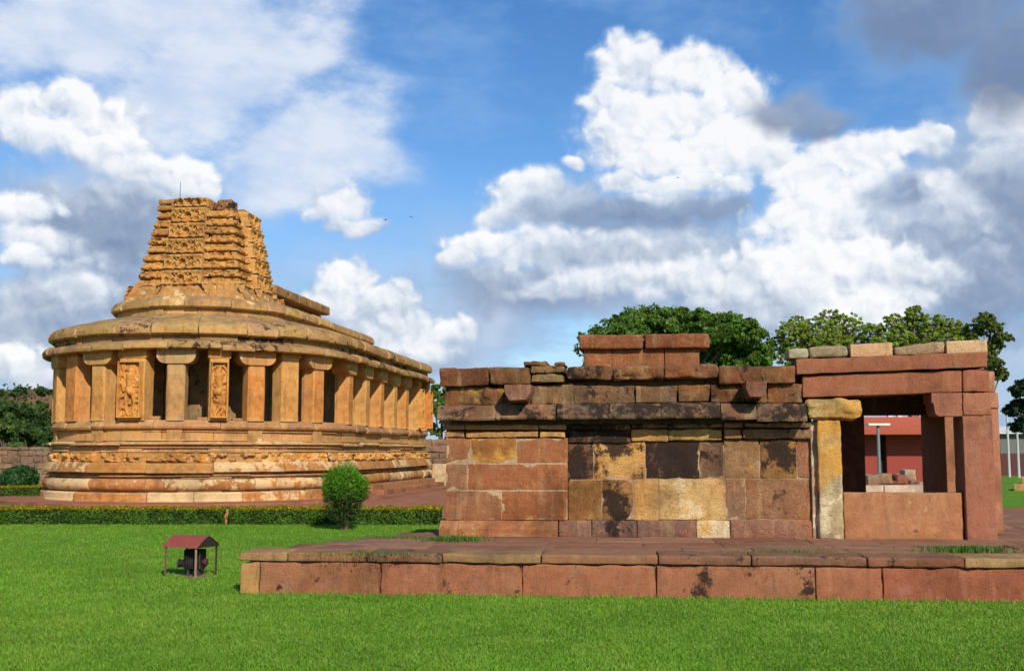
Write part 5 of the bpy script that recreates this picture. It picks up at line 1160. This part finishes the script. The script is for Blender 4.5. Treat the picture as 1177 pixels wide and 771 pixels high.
# right-hand distance: shed, poles, steps, paving strip
def right_far():
    Y = 74.0; x0 = at_d(1150, 520, Y).x; root = empty('storage_shed', (x0, Y, 0)); tag(root, 'grey shed with dark red lower wall at the right photo edge', 'shed')
    zr = at_d(1160, 497, Y).z; zm = at_d(1160, 521, Y).z
    mb = MB(); box(mb, 0, 9, 0, 5, -.05, zm, (.10, .035, .03)); mb.build('lower_wall', M_PLASTER, root)
    mb = MB(); box(mb, 0.02, 8.98, .05, 4.95, zm + .002, zr - .1, (.14, .135, .125)); mb.build('wall', M_PLASTER, root)
    mb = MB(); V = []; n = 9
    for x in (-.3, 9.3):
        for j in range(n): q = -1 + 2 * j / (n - 1); V.append((x, 2.5 + q * 2.9, zr - .02 + .5 * (1 - q * q)))
    V2 = [(x, y, z - .06) for x, y, z in V]; mb.add(V + V2, [(j, j + 1, n + j + 1, n + j) for j in range(n - 1)] + [(2 * n + j, 3 * n + j, 3 * n + j + 1, 2 * n + j + 1) for j in range(n - 1)] + [(0, n, 3 * n, 2 * n), (n - 1, 3 * n - 1, 4 * n - 1, 2 * n - 1)], (.55, .56, .56)); mb.build('roof', M_PAINT, root)
    for (x, yt, Yp, lab) in ((1157, 472, 70, 'thin pale pole rising above the shed roof, left one'), (1168.5, 486, 68, 'pale grey pole in front of the shed, right one')):
        p = at_d(x, yt, Yp); r0 = empty('utility_pole', (p.x, Yp, 0)); tag(r0, lab, 'pole', 'pale poles by the shed'); mb = MB(); tube(mb, [(0, 0, 0), (0, 0, p.z)], [.09, .06], 8, (.45, .46, .45)); mb.build('pole_shaft', M_PAINT, r0)
        mb = MB(); tube(mb, [(-.9, 0, p.z - .5 if x > 1160 else p.z - .2), (.9, 0, p.z - .5 if x > 1160 else p.z - .2)], .035, 6, (.4, .41, .4)); mb.build('cross_arm', M_PAINT, r0)
    Y = 46; a_ = at_d(1165, 556, Y); mb = MB()
    for k in range(4): stone(mb, .25 * k, 4, .0 + .3 * k, 2, -.05 if k == 0 else .28 * k, .28 * (k + 1), (.62, .33, .13), (0, .3, 0), r=.02, amp=.01, res=.4)
    o = mb.build('stone_steps', M_SLAB, loc=(a_.x, Y, 0)); o.rotation_euler.z = -0.6; tag(o, 'orange stone steps on the lawn at the right photo edge', 'steps')
    a_ = at_z(1130, 585, 0)
    mb = MB(); c_ = [(at_z(1120, 604, 0).x, at_z(1120, 604, 0).y), (at_z(1400, 604, 0).x, at_z(1120, 604, 0).y), (at_z(1400, 585, 0).x + 6, a_.y), (at_z(1120, 585, 0).x, a_.y)]
    prism(mb, c_, 2, 0, .035, (.26, .105, .06), (.1, .1, 0)); o = mb.build('path', M_APRON); tag(o, kind='structure')
right_far()
# wire at the left, birds
def wire():
    a_ = at_d(-120, 442, 60); b_ = at_d(130, 444, 75); pl_ = [a_.lerp(b_, k / 12) - Vector((0, 0, .25 * math.sin(PI * k / 12))) for k in range(13)]
    root = empty('power_line', (a_.x, a_.y, 0)); tag(root, 'thin overhead wire crossing the sky left of the temple', 'wire')
    mb = MB(); tube(mb, [p - root.location for p in pl_], .012, 5, (.05, .05, .05)); mb.build('cable', M_PAINT, root)
    for p, nm in ((a_, 0), (b_, 1)):
        mb = MB(); q = p - root.location; tube(mb, [(q.x, q.y, 0), (q.x, q.y, q.z + .25)], [.10, .07], 8, (.3, .29, .27)); mb.build('pole', M_PAINT, root)
wire()
def bird(x, y, Y, lab, seed, span=.95, rz=0.2):
    p = at_d(x, y, Y); mb = MB(); t = (.015, .014, .014)
    tube(mb, [(-.26, 0, 0), (-.16, 0, .01), (0, 0, .015), (.14, 0, .02), (.2, 0, .03), (.25, 0, .025)], [.012, .03, .055, .045, .035, .008], 8, t)
    o_ = mb.build('bird', M_PAINT, None, loc=p); o_.rotation_euler = (R(8), 0, rz); tag(o_, lab, 'bird', 'birds flying in the sky')
    for s in (-1, 1):
        mb = MB(); V = [(.10, 0, .03), (-.08, 0, .03), (.12, s * span * .25, .10), (-.06, s * span * .25, .09), (.02, s * span * .5, .06), (-.05, s * span * .47, .05)]; V2 = [(a_, b_, c_ - .012) for a_, b_, c_ in V]
        mb.add(V + V2, [(0, 2, 3, 1), (2, 4, 5, 3), (6, 7, 9, 8), (8, 9, 11, 10), (0, 6, 8, 2), (2, 8, 10, 4), (1, 3, 9, 7), (3, 5, 11, 9), (4, 10, 11, 5)], t); mb.build('wing', M_PAINT, o_)
    mb = MB(); mb.add([(-.22, -.03, 0), (-.22, .03, 0), (-.4, .07, -.005), (-.4, -.07, -.005), (-.22, -.03, .012), (-.22, .03, .012), (-.4, .07, .007), (-.4, -.07, .007)], [(0, 1, 2, 3), (7, 6, 5, 4), (0, 3, 7, 4), (1, 5, 6, 2), (2, 6, 7, 3)], t); mb.build('tail', M_PAINT, o_)
bird(443, 253, 150, 'dark bird in flight, leftmost of the three in the sky', 1, rz=.5); bird(472, 249.5, 150, 'dark bird in flight with level wings, middle one of the three', 2, rz=1.4); bird(779, 204.5, 170, 'dark bird in flight in front of the big white cloud', 3, rz=.9)
